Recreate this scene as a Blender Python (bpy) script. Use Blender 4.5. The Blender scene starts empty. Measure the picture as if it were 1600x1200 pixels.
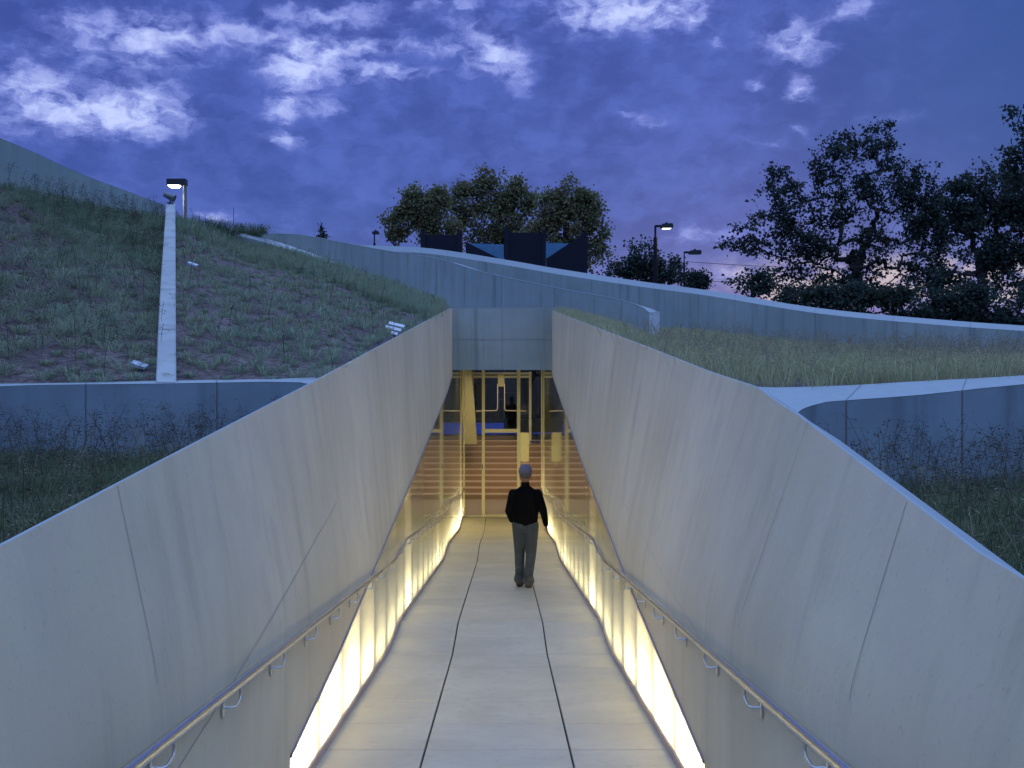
import bpy, bmesh, math, random
import numpy as np
from mathutils import Vector, Matrix, noise
random.seed(7); RNG = np.random.default_rng(7)
S = bpy.context.scene
COL = S.collection
R = math.radians
CZ = 5.0            # eye height above the datum

# ------------------------------------------------------------------ camera
cd = bpy.data.cameras.new("camera"); cam = bpy.data.objects.new("camera", cd); COL.objects.link(cam)
cam.location = (0, 0, CZ); cam.rotation_euler = (R(90), 0, 0)
cd.sensor_width = 36; cd.lens = 40.5; cd.shift_x = 0.0075; cd.shift_y = -0.025
cd.clip_start = 0.1; cd.clip_end = 9000
S.camera = cam
S.view_settings.view_transform = 'Standard'; S.view_settings.look = 'None'
S.view_settings.gamma = 1; S.view_settings.exposure = 0.0
S.cycles.use_denoising = True
S.cycles.max_bounces = 7; S.cycles.diffuse_bounces = 4; S.cycles.glossy_bounces = 4
S.cycles.transparent_max_bounces = 12; S.cycles.transmission_bounces = 4
S.cycles.sample_clamp_indirect = 4

def P(px, py, d):   # a point seen at photo pixel (px, py), d metres ahead
    return Vector(((px-788)/1800*d, d, CZ-(py-560)/1800*d))

# ------------------------------------------------------------------ world: dusk sky with broken cloud
class NT:
    def __init__(s, t): s.t = t; s.n = t.nodes; s.l = t.links
    def new(s, k, **kw):
        o = s.n.new(k)
        for a, b in kw.items(): setattr(o, a, b)
        return o
    def put(s, inp, v):
        if isinstance(v, bpy.types.NodeSocket): s.l.new(v, inp)
        elif v is not None: inp.default_value = v
    def m(s, op, a, b=None, c=None, clamp=False):
        o = s.n.new('ShaderNodeMath'); o.operation = op; o.use_clamp = clamp
        s.put(o.inputs[0], a); s.put(o.inputs[1], b); s.put(o.inputs[2], c)
        return o.outputs[0]
    def vm(s, op, a, b=None):
        o = s.n.new('ShaderNodeVectorMath'); o.operation = op
        s.put(o.inputs[0], a); s.put(o.inputs[1], b)
        return o
    def noise(s, vec, scale, detail=4, rough=.55, dist=0.0):
        o = s.n.new('ShaderNodeTexNoise'); s.put(o.inputs['Vector'], vec)
        o.inputs['Scale'].default_value = scale; o.inputs['Detail'].default_value = detail
        o.inputs['Roughness'].default_value = rough; o.inputs['Distortion'].default_value = dist
        return o.outputs['Fac']
    def ramp(s, f, stops):
        o = s.n.new('ShaderNodeValToRGB'); s.put(o.inputs[0], f)
        e = o.color_ramp.elements
        while len(e) < len(stops): e.new(.5)
        for i, (p, c) in enumerate(stops):
            e[i].position = p; e[i].color = (*c, 1) if len(c) == 3 else c
        return o.outputs[0]
    def mr(s, v, a, b, c=0.0, d=1.0, smooth=True):
        o = s.n.new('ShaderNodeMapRange'); o.interpolation_type = 'SMOOTHSTEP' if smooth else 'LINEAR'
        s.put(o.inputs[0], v)
        for i, q in enumerate((a, b, c, d)): o.inputs[i+1].default_value = q
        return o.outputs[0]
    def mix(s, f, a, b, mode='MIX'):
        o = s.n.new('ShaderNodeMix'); o.data_type = 'RGBA'; o.blend_type = mode
        s.put(o.inputs[0], f)
        for i, q in ((6, a), (7, b)):
            if isinstance(q, tuple) and len(q) == 3: q = (*q, 1)
            s.put(o.inputs[i], q)
        return o.outputs[2]
    def comb(s, x, y, z):
        o = s.n.new('ShaderNodeCombineXYZ')
        for i, q in enumerate((x, y, z)): s.put(o.inputs[i], q)
        return o.outputs[0]

W = bpy.data.worlds.new("World"); S.world = W; W.use_nodes = True
W.node_tree.nodes.clear(); N = NT(W.node_tree)
ZEN_A, ZEN_B = (.48, .76, 1.55), (.64, .98, 1.85)
SUN_EL, SUN_AZ = R(1.0), R(14)
sky = N.new('ShaderNodeTexSky', sky_type='NISHITA', sun_disc=False, sun_elevation=SUN_EL, sun_rotation=SUN_AZ,
            altitude=50, air_density=1.0, dust_density=.6, ozone_density=6.0)
tc = N.new('ShaderNodeTexCoord'); nrm = N.vm('NORMALIZE', tc.outputs['Generated']).outputs[0]
sep = N.new('ShaderNodeSeparateXYZ'); N.l.new(nrm, sep.inputs[0])
az = N.m('ARCTAN2', sep.outputs[0], sep.outputs[1]); el = N.m('ARCSINE', sep.outputs[2])
azd = N.m('MULTIPLY', az, 57.2958); eld = N.m('MULTIPLY', el, 57.2958)
base = N.comb(azd, N.m('MULTIPLY', eld, 1.7), 0.0)
w1 = N.noise(base, .22, 3, .5); w2 = N.noise(N.vm('ADD', base, (31, 17, 5)).outputs[0], .22, 3, .5)
wx = N.m('MULTIPLY', N.m('SUBTRACT', w1, .5), 5.0); wy = N.m('MULTIPLY', N.m('SUBTRACT', w2, .5), 3.5)
w3 = N.noise(base, .75, 4, .6); w4 = N.noise(N.vm('ADD', base, (11, 7, 25)).outputs[0], .75, 4, .6)
vx = N.m('MULTIPLY', N.m('SUBTRACT', w3, .5), 1.6); vy = N.m('MULTIPLY', N.m('SUBTRACT', w4, .5), 1.3)
waz = N.m('ADD', azd, vx); wel = N.m('ADD', eld, vy)
wv = N.comb(waz, N.m('MULTIPLY', wel, 1.7), 0.0)
big = N.noise(wv, .16, 4, .5); fine = N.noise(wv, .62, 6, .58)
tiny = N.noise(base, 2.2, 5, .6)
# breaks in the cloud: photo-measured azimuth/elevation, size in degrees, weight
BL = [(75,160,75,28,1.0),(165,178,60,18,.9),(235,165,38,26,.85),(210,62,55,26,.95),(300,55,55,16,.6),(380,50,60,14,.45),
      (460,112,30,34,1.0),(495,88,42,16,.9),(540,38,55,13,.55),(560,118,55,9,.75),(640,112,50,7,.8),(600,74,50,8,.75),(690,74,30,8,.5),
      (770,92,26,20,1.05),(735,40,30,20,.5),(810,110,18,22,.55),(448,170,24,12,.7),(437,217,22,9,.75),(525,168,16,10,.45),
      (930,18,50,20,1.0),(1010,18,55,17,.95),(1075,20,30,16,.8),(1232,62,30,20,.95),(1255,75,18,14,.6),(1330,14,24,10,.75),
      (1122,64,9,10,.6),(1249,147,15,6,1.0),(1250,125,14,10,.45),(1020,190,18,6,.7),(1186,134,14,6,.45),(980,178,8,6,.35),
      (1195,222,18,5,.35),(1243,205,14,5,.3),(335,338,30,5,.75),(1095,370,40,7,.6),(1130,432,24,7,.8),(500,20,80,8,.3),
      (700,5,90,8,.4),(105,38,30,18,.3),(1400,180,30,10,.2),(35,120,26,30,.5)]
tot = None
for (bx, by, sx, sy, wt) in BL:
    v = P(bx, by, 1.0) - Vector((0, 0, CZ)); v.normalize()
    a0 = math.degrees(math.atan2(v.x, v.y)); e0 = math.degrees(math.asin(v.z))
    sx = sx/31.4*1.45; sy = sy/31.4*1.45
    da = N.m('MULTIPLY', N.m('SUBTRACT', N.m('ADD', azd, vx), a0), 1/sx)
    de = N.m('MULTIPLY', N.m('SUBTRACT', N.m('ADD', eld, vy), e0), 1/sy)
    q = N.m('ADD', N.m('MULTIPLY', da, da), N.m('MULTIPLY', de, de))
    g = N.m('MULTIPLY', N.m('EXPONENT', N.m('MULTIPLY', q, -1.0)), wt)
    tot = g if tot is None else N.m('ADD', tot, g)
# elsewhere in the sky the breaks come from noise alone
front = N.m('MULTIPLY', N.mr(sep.outputs[1], .6, .88), N.mr(eld, 30, 22))
other = N.m('MULTIPLY', N.mr(big, .55, .8), N.m('SUBTRACT', 1.0, front))
field = N.m('ADD', N.m('MULTIPLY', N.m('ADD', N.m('POWER', tot, .8), N.m('MULTIPLY', N.mr(fine, .5, .72), .10)), N.mr(fine, .26, .70, .16, 1.2)), other)
field = N.m('ADD', field, N.m('MULTIPLY', N.m('SUBTRACT', tiny, .5), N.m('MULTIPLY', tot, .22)))
gap = N.mr(field, .15, 1.7)
veil = N.mr(field, .0, .8)
deck = N.mix(N.mr(N.m('ADD', N.m('MULTIPLY', big, .55), N.m('MULTIPLY', fine, .45)), .36, .64), (.050, .073, .30), (.084, .125, .45))
hor = N.mix(N.mr(eld, 9.0, 0.5), deck, (.125, .175, .51))
deck2 = N.mix(N.mr(eld, 10.0, 1.0, 0, .75), deck, hor)
rt = N.mr(azd, 9, 26)
deck3 = N.mix(N.m('MULTIPLY', rt, N.mr(eld, 3, 11)), deck2, (.040, .080, .27))
c1 = N.mix(N.m('MULTIPLY', veil, .7), deck3, (.16, .20, .66))
c2 = N.mix(gap, c1, (.56, .64, 1.0))
glow = N.m('MULTIPLY', N.m('MULTIPLY', N.mr(azd, 8, 15), N.mr(azd, 34, 26)),
           N.m('MULTIPLY', N.mr(eld, 2.2, 3.0), N.mr(eld, 5.4, 3.9)))
c3 = N.mix(N.m('MULTIPLY', glow, N.mr(fine, .38, .62, 0, .8)), c2, (.62, .52, .50))
zen = N.mr(eld, 20, 40)
c4 = N.mix(zen, c3, N.mix(N.mr(big, .3, .7), ZEN_A, ZEN_B))
lowb = N.mix(N.mr(sep.outputs[2], -.02, -.05), c4, (.02, .03, .06))
bg1 = N.new('ShaderNodeBackground'); N.l.new(lowb, bg1.inputs[0]); bg1.inputs[1].default_value = 1.0
bg2 = N.new('ShaderNodeBackground'); N.l.new(sky.outputs[0], bg2.inputs[0]); bg2.inputs[1].default_value = .05
ad = N.new('ShaderNodeAddShader'); N.l.new(bg1.outputs[0], ad.inputs[0]); N.l.new(bg2.outputs[0], ad.inputs[1])
wo = N.new('ShaderNodeOutputWorld'); N.l.new(ad.outputs[0], wo.inputs[0])
W.cycles.sampling_method = 'MANUAL'; W.cycles.sample_map_resolution = 1024

sl = bpy.data.lights.new("sun", 'SUN'); sl.energy = .02; sl.angle = R(12); sl.color = (1, .75, .6)
so = bpy.data.objects.new("sun", sl); COL.objects.link(so)
so.rotation_euler = (R(90)-SUN_EL, 0, R(180)-SUN_AZ)

# ------------------------------------------------------------------ object helpers
def tag(o, label=None, cat=None, group=None, kind=None):
    if label: o['label'] = label
    if cat: o['category'] = cat
    if group: o['group'] = group
    if kind: o['kind'] = kind
    return o
def empty(name, loc, label, cat, group=None):
    o = bpy.data.objects.new(name, None); COL.objects.link(o); o.location = loc; o.empty_display_size = .2
    return tag(o, label, cat, group)
class MB:
    def __init__(s): s.v = []; s.f = []; s.mi = []; s.sm = []
    def poly(s, pts, mi=0, smooth=False):
        n = len(s.v); s.v += [tuple(p) for p in pts]; s.f.append(tuple(range(n, n+len(pts)))); s.mi.append(mi); s.sm.append(smooth)
    def grid(s, G, mi=0, smooth=True, close=False):
        n = len(s.v); a = len(G); b = len(G[0])
        for r in G: s.v += [tuple(p) for p in r]
        for i in range(a-1):
            for j in range(b if close else b-1):
                k = (j+1) % b
                s.f.append((n+i*b+j, n+i*b+k, n+(i+1)*b+k, n+(i+1)*b+j)); s.mi.append(mi); s.sm.append(smooth)
    def box(s, lo, hi, mi=0, M=None):
        x0, y0, z0 = lo; x1, y1, z1 = hi
        c = [Vector(q) for q in ((x0,y0,z0),(x1,y0,z0),(x1,y1,z0),(x0,y1,z0),(x0,y0,z1),(x1,y0,z1),(x1,y1,z1),(x0,y1,z1))]
        if M is not None: c = [M @ q for q in c]
        n = len(s.v); s.v += [tuple(q) for q in c]
        for f in ((3,2,1,0),(4,5,6,7),(0,1,5,4),(1,2,6,5),(2,3,7,6),(3,0,4,7)):
            s.f.append(tuple(n+i for i in f)); s.mi.append(mi); s.sm.append(False)
    def tube(s, pts, rad, seg=8, mi=0, cap=True, smooth=True):
        pts = [Vector(p) for p in pts]; k = len(pts)
        if not hasattr(rad, '__len__'): rad = [rad]*k
        rings = []; up = Vector((0, 0, 1)); prev = None
        for i, p in enumerate(pts):
            if i == 0: t = pts[1]-p
            elif i == k-1: t = p-pts[i-1]
            else: t = (pts[i+1]-p).normalized()+(p-pts[i-1]).normalized()
            if t.length < 1e-9: t = Vector((0, 0, 1))
            t.normalize()
            if prev is None:
                a = t.cross(up)
                if a.length < .05: a = t.cross(Vector((1, 0, 0)))
            else: a = prev - t*prev.dot(t)
            a.normalize(); prev = a; b = t.cross(a)
            sc = 1.0
            rings.append([p+(a*math.cos(2*math.pi*j/seg)+b*math.sin(2*math.pi*j/seg))*rad[i]*sc for j in range(seg)])
        s.grid(rings, mi, smooth, close=True)
        if cap:
            s.poly(rings[0][::-1], mi); s.poly(rings[-1], mi)
    def build(s, name, mats, parent=None):
        me = bpy.data.meshes.new(name); me.from_pydata(s.v, [], s.f)
        if not isinstance(mats, (list, tuple)): mats = [mats]
        for m in mats: me.materials.append(m)
        me.polygons.foreach_set('material_index', s.mi); me.polygons.foreach_set('use_smooth', s.sm)
        me.update()
        o = bpy.data.objects.new(name, me); COL.objects.link(o)
        if parent is not None: attach(o, parent)
        return o
def attach(o, parent):
    o.parent = parent
    o.matrix_parent_inverse = Matrix.Translation(-Vector(parent.location))
def fixn(o):
    bm = bmesh.new(); bm.from_mesh(o.data); bmesh.ops.recalc_face_normals(bm, faces=bm.faces); bm.to_mesh(o.data); bm.free(); return o
def np_mesh(name, V, T, mats, mi=None, parent=None, smooth=False, uvs=None):
    V = np.asarray(V, np.float32).reshape(-1, 3); T = np.asarray(T, np.int32); k = T.shape[1]
    me = bpy.data.meshes.new(name); me.vertices.add(len(V)); me.vertices.foreach_set('co', V.ravel())
    me.loops.add(T.size); me.loops.foreach_set('vertex_index', T.ravel())
    me.polygons.add(len(T)); me.polygons.foreach_set('loop_start', np.arange(0, T.size, k, dtype=np.int32))
    me.polygons.foreach_set('loop_total', np.full(len(T), k, np.int32))
    for m in (mats if isinstance(mats, (list, tuple)) else [mats]): me.materials.append(m)
    if mi is not None: me.polygons.foreach_set('material_index', np.asarray(mi, np.int32))
    if smooth: me.polygons.foreach_set('use_smooth', np.ones(len(T), bool))
    me.update(calc_edges=True)
    o = bpy.data.objects.new(name, me); COL.objects.link(o)
    if parent is not None: attach(o, parent)
    return o

# ------------------------------------------------------------------ materials
def material(name):
    m = bpy.data.materials.new(name); m.use_nodes = True; m.node_tree.nodes.clear()
    n = NT(m.node_tree); out = n.new('ShaderNodeOutputMaterial'); return m, n, out
def principled(n, out, col, rough=.6, metal=0.0, spec=.5, normal=None):
    b = n.new('ShaderNodeBsdfPrincipled')
    n.put(b.inputs['Base Color'], (*col, 1) if isinstance(col, tuple) else col)
    n.put(b.inputs['Roughness'], rough); n.put(b.inputs['Metallic'], metal); n.put(b.inputs['Specular IOR Level'], spec)
    if normal is not None: n.l.new(normal, b.inputs['Normal'])
    n.l.new(b.outputs[0], out.inputs[0]); return b
def bump(n, h, dist=.01, st=.5):
    b = n.new('ShaderNodeBump'); b.inputs['Distance'].default_value = dist; b.inputs['Strength'].default_value = st
    n.l.new(h, b.inputs['Height']); return b.outputs[0]
def simple(name, col, rough=.6, metal=0.0, var=.12, scale=6.0, spec=.5):
    m, n, out = material(name); g = n.new('ShaderNodeNewGeometry').outputs['Position']
    f = n.noise(g, scale, 4, .6)
    c = n.mix(f, tuple(q*(1-var) for q in col), tuple(min(1, q*(1+var)) for q in col))
    principled(n, out, c, rough, metal, spec); return m
def concrete(name, a, b, streak=.5, rough=.82, warm=(.36,.33,.28)):
    m, n, out = material(name); g = n.new('ShaderNodeNewGeometry').outputs['Position']
    sp = n.new('ShaderNodeSeparateXYZ'); n.l.new(g, sp.inputs[0])
    big = n.noise(g, .55, 4, .55); mid = n.noise(g, 3.0, 5, .58); fin = n.noise(g, 42, 3, .6)
    sv = n.comb(n.m('MULTIPLY', sp.outputs[0], 2.6), n.m('MULTIPLY', sp.outputs[1], 2.6), n.m('MULTIPLY', sp.outputs[2], .16))
    st = n.noise(sv, 1.4, 5, .58)
    c = n.mix(n.mr(big, .3, .7), a, b)
    c = n.mix(n.m('MULTIPLY', n.mr(mid, .35, .7), .45), c, warm)
    c = n.mix(n.m('MULTIPLY', n.mr(n.noise(g, 1.1, 4, .58), .50, .75), .22), c, tuple(q*.66 for q in a))
    c = n.mix(n.m('MULTIPLY', n.mr(fin, .60, .74), .30), c, tuple(q*.55 for q in a))
    c = n.mix(n.m('MULTIPLY', n.mr(st, .5, .74), streak), c, tuple(q*.60 for q in a))
    c = n.mix(n.m('MULTIPLY', n.mr(st, .48, .25), streak*.5), c, tuple(min(1, q*1.18) for q in b))
    h = n.m('ADD', n.m('MULTIPLY', mid, .6), n.m('MULTIPLY', fin, .25))
    principled(n, out, c, rough, 0, .35, bump(n, h, .012, .35)); return m
M_CONC = concrete('smooth_concrete', (.55, .475, .325), (.69, .60, .43), .34, warm=(.58, .49, .37))
M_CONC2 = concrete('site_concrete', (.29, .36, .35), (.39, .47, .45), .68, warm=(.34, .37, .31))
M_CONC3 = concrete('shaded_stained_concrete', (.21, .28, .31), (.31, .39, .42), .6, warm=(.19, .22, .24))  # base tone darkened for faces that see less sky; streaks are stains
M_CAP = simple('cap_concrete', (.31, .36, .375), .85, 0, .14, 9)
M_SEAM = simple('seam_dark', (.17, .155, .14), .9, 0, .2, 20)
M_FLOOR = None
def floor_mat():
    m, n, out = material('walkway_pavers'); g = n.new('ShaderNodeNewGeometry').outputs['Position']
    oi = n.new('ShaderNodeNewGeometry').outputs['Random Per Island']
    f1 = n.noise(g, 1.1, 5, .6, .5); f2 = n.noise(g, 11, 5, .6); f3 = n.noise(g, 160, 2, .6)
    c = n.mix(n.mr(f1, .3, .7), (.50, .45, .33), (.62, .56, .42))
    c = n.mix(n.m('MULTIPLY', oi, .35), c, (.36, .35, .33))
    c = n.mix(n.m('MULTIPLY', n.mr(f2, .5, .75), .35), c, (.31, .29, .26))
    c = n.mix(n.m('MULTIPLY', n.mr(f3, .6, .75), .3), c, (.22, .21, .2))
    vo = n.new('ShaderNodeTexVoronoi'); n.l.new(g, vo.inputs['Vector']); vo.inputs['Scale'].default_value = 3.3
    sp = n.m('MULTIPLY', n.mr(vo.outputs['Distance'], .03, .015), 1.0)
    c = n.mix(n.m('MULTIPLY', sp, .8), c, (.05, .045, .04))
    principled(n, out, c, .5, 0, .45, bump(n, n.m('ADD', f2, n.m('MULTIPLY', f3, .3)), .004, .3)); return m
M_FLOOR = floor_mat()
M_STEEL = None
def steel():
    m, n, out = material('brushed_steel'); g = n.new('ShaderNodeNewGeometry').outputs['Position']
    principled(n, out, (.62, .61, .60), .24, 1.0); return m
M_STEEL = steel()
def panel_mat():
    m, n, out = material('frosted_glass_panel'); g = n.new('ShaderNodeNewGeometry').outputs['Position']
    tr = n.new('ShaderNodeBsdfTranslucent'); tr.inputs[0].default_value = (.86, .84, .74, 1)
    df = n.new('ShaderNodeBsdfDiffuse'); df.inputs[0].default_value = (.42, .43, .38, 1)
    mx = n.new('ShaderNodeMixShader'); mx.inputs[0].default_value = .38
    n.l.new(tr.outputs[0], mx.inputs[1]); n.l.new(df.outputs[0], mx.inputs[2])
    gl = n.new('ShaderNodeBsdfGlossy'); gl.inputs['Roughness'].default_value = .035; gl.inputs[0].default_value = (.95, .97, .93, 1)
    fr = n.new('ShaderNodeFresnel'); fr.inputs[0].default_value = 1.5
    m2 = n.new('ShaderNodeMixShader'); n.l.new(n.m('MULTIPLY', fr.outputs[0], 1.0), m2.inputs[0])
    n.l.new(mx.outputs[0], m2.inputs[1]); n.l.new(gl.outputs[0], m2.inputs[2]); n.l.new(m2.outputs[0], out.inputs[0]); return m
M_PANEL = panel_mat()
def clear_glass():
    m, n, out = material('clear_glass')
    tr = n.new('ShaderNodeBsdfTransparent'); tr.inputs[0].default_value = (.93, .95, .94, 1)
    gl = n.new('ShaderNodeBsdfGlossy'); gl.inputs['Roughness'].default_value = .0
    fr = n.new('ShaderNodeFresnel'); fr.inputs[0].default_value = 1.45
    mx = n.new('ShaderNodeMixShader'); n.l.new(fr.outputs[0], mx.inputs[0]); n.l.new(tr.outputs[0], mx.inputs[1]); n.l.new(gl.outputs[0], mx.inputs[2])
    n.l.new(mx.outputs[0], out.inputs[0]); return m
M_GLASS = clear_glass()
def emis(name, col, st):
    m, n, out = material(name); e = n.new('ShaderNodeEmission'); e.inputs[0].default_value = (*col, 1); e.inputs[1].default_value = st
    n.l.new(e.outputs[0], out.inputs[0]); return m
M_FRAME = simple('champagne_metal', (.82, .79, .56), .42, .0, .05)
M_TRIM = simple('trim_metal', (.30, .26, .30), .5, .3, .1)
M_BLACK = simple('black_metal', (.012, .013, .018), .45, .4, .2)
M_DARKP = simple('black_granite', (.008, .009, .014), .25, 0, .3, 4)
M_BLUEP = simple('pale_blue_panel', (.10, .26, .42), .5, 0, .5, 2.0)
M_LAMPM = simple('lamp_metal', (.05, .055, .06), .45, .5, .15)
M_POLEL = simple('grey_pole', (.28, .28, .26), .5, .3, .1)
def soil():
    m, n, out = material('hill_soil'); g = n.new('ShaderNodeNewGeometry').outputs['Position']
    f = n.noise(g, 1.2, 6, .65, .5); f2 = n.noise(g, 17, 6, .7); f3 = n.noise(g, 70, 3, .6)
    c = n.mix(n.mr(f, .35, .65), (.19, .15, .145), (.29, .225, .21))
    c = n.mix(n.mr(f2, .40, .60, 0, .9), c, (.09, .075, .07))
    c = n.mix(n.mr(f3, .55, .7, 0, .6), c, (.40, .32, .28))
    principled(n, out, c, .95, 0, .1, bump(n, n.m('ADD', f2, n.m('MULTIPLY', f3, .5)), .05, .8)); return m
M_SOIL = soil()
def leafy(name, cols, var=1.0, rough=.7):
    m, n, out = material(name)
    g = n.new('ShaderNodeNewGeometry'); r = g.outputs['Random Per Island']
    c = n.ramp(r, [(i/(len(cols)-1), k) for i, k in enumerate(cols)])
    pn = n.noise(g.outputs['Position'], .9, 3, .6)
    c = n.mix(n.mr(pn, .35, .65, 0, .5), c, tuple(q*1.5 for q in cols[0]))
    df = n.new('ShaderNodeBsdfDiffuse'); n.l.new(c, df.inputs[0])
    tl = n.new('ShaderNodeBsdfTranslucent'); n.l.new(c, tl.inputs[0])
    mx = n.new('ShaderNodeMixShader'); mx.inputs[0].default_value = .3
    n.l.new(df.outputs[0], mx.inputs[1]); n.l.new(tl.outputs[0], mx.inputs[2]); n.l.new(mx.outputs[0], out.inputs[0]); return m
M_GRASS = leafy('hill_grass', [(.20, .27, .19), (.30, .36, .24), (.40, .40, .24), (.25, .32, .22)])
M_MEADOW = leafy('meadow_grass', [(.28, .29, .16), (.44, .42, .23), (.58, .50, .29), (.33, .34, .19)])
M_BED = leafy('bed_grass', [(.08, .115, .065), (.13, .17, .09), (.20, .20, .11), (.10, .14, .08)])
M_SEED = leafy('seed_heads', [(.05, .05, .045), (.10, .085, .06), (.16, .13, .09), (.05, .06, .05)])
M_SEEDL = leafy('pale_seed_heads', [(.20, .19, .13), (.30, .27, .19), (.40, .35, .25), (.24, .22, .16)])
M_LEAFM = leafy('plane_tree_leaf', [(.15, .17, .08), (.23, .22, .10), (.28, .20, .11), (.16, .18, .10)])
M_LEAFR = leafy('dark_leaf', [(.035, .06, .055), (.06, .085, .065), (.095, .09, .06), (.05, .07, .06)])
M_BARK = simple('bark', (.045, .04, .035), .9, 0, .3, 8)

# ------------------------------------------------------------------ ramp profile and the walls beside it (z relative to the eye)
FP = [(-12, -.63), (11.69, -3.0), (13.1, -3.0), (22.4, -3.93), (24.3, -3.93), (30.1, -4.51), (60, -4.51)]
def fz(d):
    return float(np.interp(d, [a for a, b in FP], [b for a, b in FP]))
XL, XR = -1.17, 1.07
LT = [(-400,1062),(0,854),(250,721.5),(490,596.5),(702,482)]
RT = [(864,486),(1011,542),(1112,582),(1184,605.5),(1213,628),(1242,645.5),(1600,918),(2000,1222)]
def lamL(d): return float(np.interp(d, [3, 7, 9, 13, 20, 26], [.20, .17, .13, .08, .03, 0]))
def lamR(d): return float(np.interp(d, [3, 6, 9, 13, 20, 26], [.32, .30, .22, .13, .05, 0]))
# lower (slanted) edge of the concrete above the glass
LE = [(453,1181),(531.7,1014),(647,740),(698,614),(708,582)]
RE = [(1101,1190),(1025,1012),(979,904),(916,740),(872,612),(862,582)]
def edge_tab(side):
    out = []
    for px, py in (LE if side < 0 else RE):
        x = XL if side < 0 else XR
        d = 1800*x/(px-788); out.append((d, -(py-560)/1800*d))
    out.sort(); return out
ET = {-1: edge_tab(-1), 1: edge_tab(1)}
def crease(side, d):
    d = float(d); x = XL if side < 0 else XR
    if d < ET[side][0][0]: return fz(d)-.05
    px = 788+1800*x/d; T = sorted(LE if side < 0 else RE)
    y = float(np.interp(px, [q[0] for q in T], [q[1] for q in T]))
    return max(-(y-560)/1800*d, fz(d)+.005)
def secx(side, d, z):      # x of the wall's inner face at depth d and height z
    lam = (lamL if side < 0 else lamR)(d); zs = max(fz(d)+1.0, crease(side, d)) if d < 26 else fz(d)+1.0
    h = max(0.0, z-zs); s = h*h/.5 if h < .25 else h-.125
    return (XL if side < 0 else XR) + side*lam*s
def ytop(side, px):
    T = LT if side < 0 else RT
    return float(np.interp(px, [a for a, b in T], [b for a, b in T]))
TOPC = {}
def topz(side, d):
    k = (side, round(d, 3))
    if k in TOPC: return TOPC[k]
    dd = max(d, 3.0)
    lo, hi = fz(dd)+.8, 3.0
    for _ in range(50):
        z = (lo+hi)/2; px = 788+1800*secx(side, dd, z)/dd
        if 560-1800*z/dd - ytop(side, px) > 0: lo = z
        else: hi = z
    z = (lo+hi)/2 + (.045*(d-3.0) if d < 3.0 else 0)
    TOPC[k] = z; return z
def W3(x, d, z): return Vector((x, d, z+CZ))

def side_wall(side, label):
    wall = empty('parapet_wall', (XL if side < 0 else XR, 3, CZ+fz(3)), label, 'wall', 'walls flanking the ramp')
    ds = [-7, -4, -1.5, 0, 1, 2, 3] + list(np.arange(3.2, 26.0, .2)) + [26.0]
    ds = sorted(set([round(x, 3) for x in ds] + [round(ET[side][0][0]-.01, 3), round(ET[side][0][0]+.01, 3)]))
    G = []
    for d in ds:
        zb = crease(side, d); zt = topz(side, d); row = []
        for k in range(13):
            z = zb+(zt-zb)*k/12; row.append(W3(secx(side, d, z), d, z))
        x = secx(side, d, zt)
        row.append(W3(x+side*.007, d, zt+.003))
        row.append(W3(x+side*.016, d, zt-.003))
        row.append(W3(x+side*.20, d, zt-.12))
        row.append(W3(x+side*.21, d, zt-1.3))
        row.append(W3((XL if side < 0 else XR)+side*.30, d, min(zb, zt-1.35)-.0))
        G.append(row)
    m = MB(); nb = len(G[0])
    m.grid([r[:13] for r in G], 0, True); m.grid([r[12:16] for r in G], 1, True); m.grid([r[15:] for r in G], 0, False)
    m.grid([[r[-1], r[0]] for r in G], 0, False)
    # construction joints
    def joint(pts, w=.007):
        rows = []
        for i, (d, z) in enumerate(pts):
            a = pts[min(i+1, len(pts)-1)]; b = pts[max(i-1, 0)]
            t = Vector((a[0]-b[0], a[1]-b[1])).normalized(); nn = Vector((-t.y, t.x))*w/2
            rows.append([W3(secx(side, d+s*nn.x, z+s*nn.y)-side*.0025, d+s*nn.x, z+s*nn.y) for s in (-1, 1)])
        m.grid(rows, 2, False)
    sd = [3.9, 6.5, 8.9, 11.3, 13.7, 16.1, 18.5, 21, 23.5] if side < 0 else [3.6, 5.3, 7.05, 8.7, 11.0, 13.3, 15.6, 18, 20.4, 22.8]
    for d in sd:
        zb = max(crease(side, d), fz(d)+1.10 if d < 9.5 else -9)+.02; zt = topz(side, d)-.005
        lean = random.uniform(-.02, .03)
        joint([(d+lean*k, zb+(zt-zb)*k/10) for k in range(11)], .0032)
    if side < 0: joint([(8.5-.5*k, -1.06-.0465*k-.02*math.sin(k)*.2) for k in range(14)], .003)
    else: joint([(11.5-.6*k, -1.35-.02*k) for k in range(10)], .0015)
    fixn(m.build('concrete_face', [M_CONC, M_CAP, M_SEAM], wall))
    # metal trim along the slanted edge
    t = MB(); tt = [a for a, b in ET[side]]; dd = np.arange(tt[0], 26.2, .35)
    xs = (XL if side < 0 else XR)
    rows = []
    for d in dd:
        z = crease(side, d); rows.append([W3(xs-side*.004, d, z+.012), W3(xs-side*.010, d, z+.010), W3(xs-side*.010, d, z-.012), W3(xs+side*.05, d, z-.012)])
    t.grid(rows, 0, False); t.build('edge_trim', M_TRIM, wall)
    return wall
side_wall(-1, 'tall smooth concrete wall on the left of the ramp, leaning outward, slanted lower edge')
side_wall(1, 'tall smooth concrete wall on the right of the ramp, leaning outward, slanted lower edge')

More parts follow.
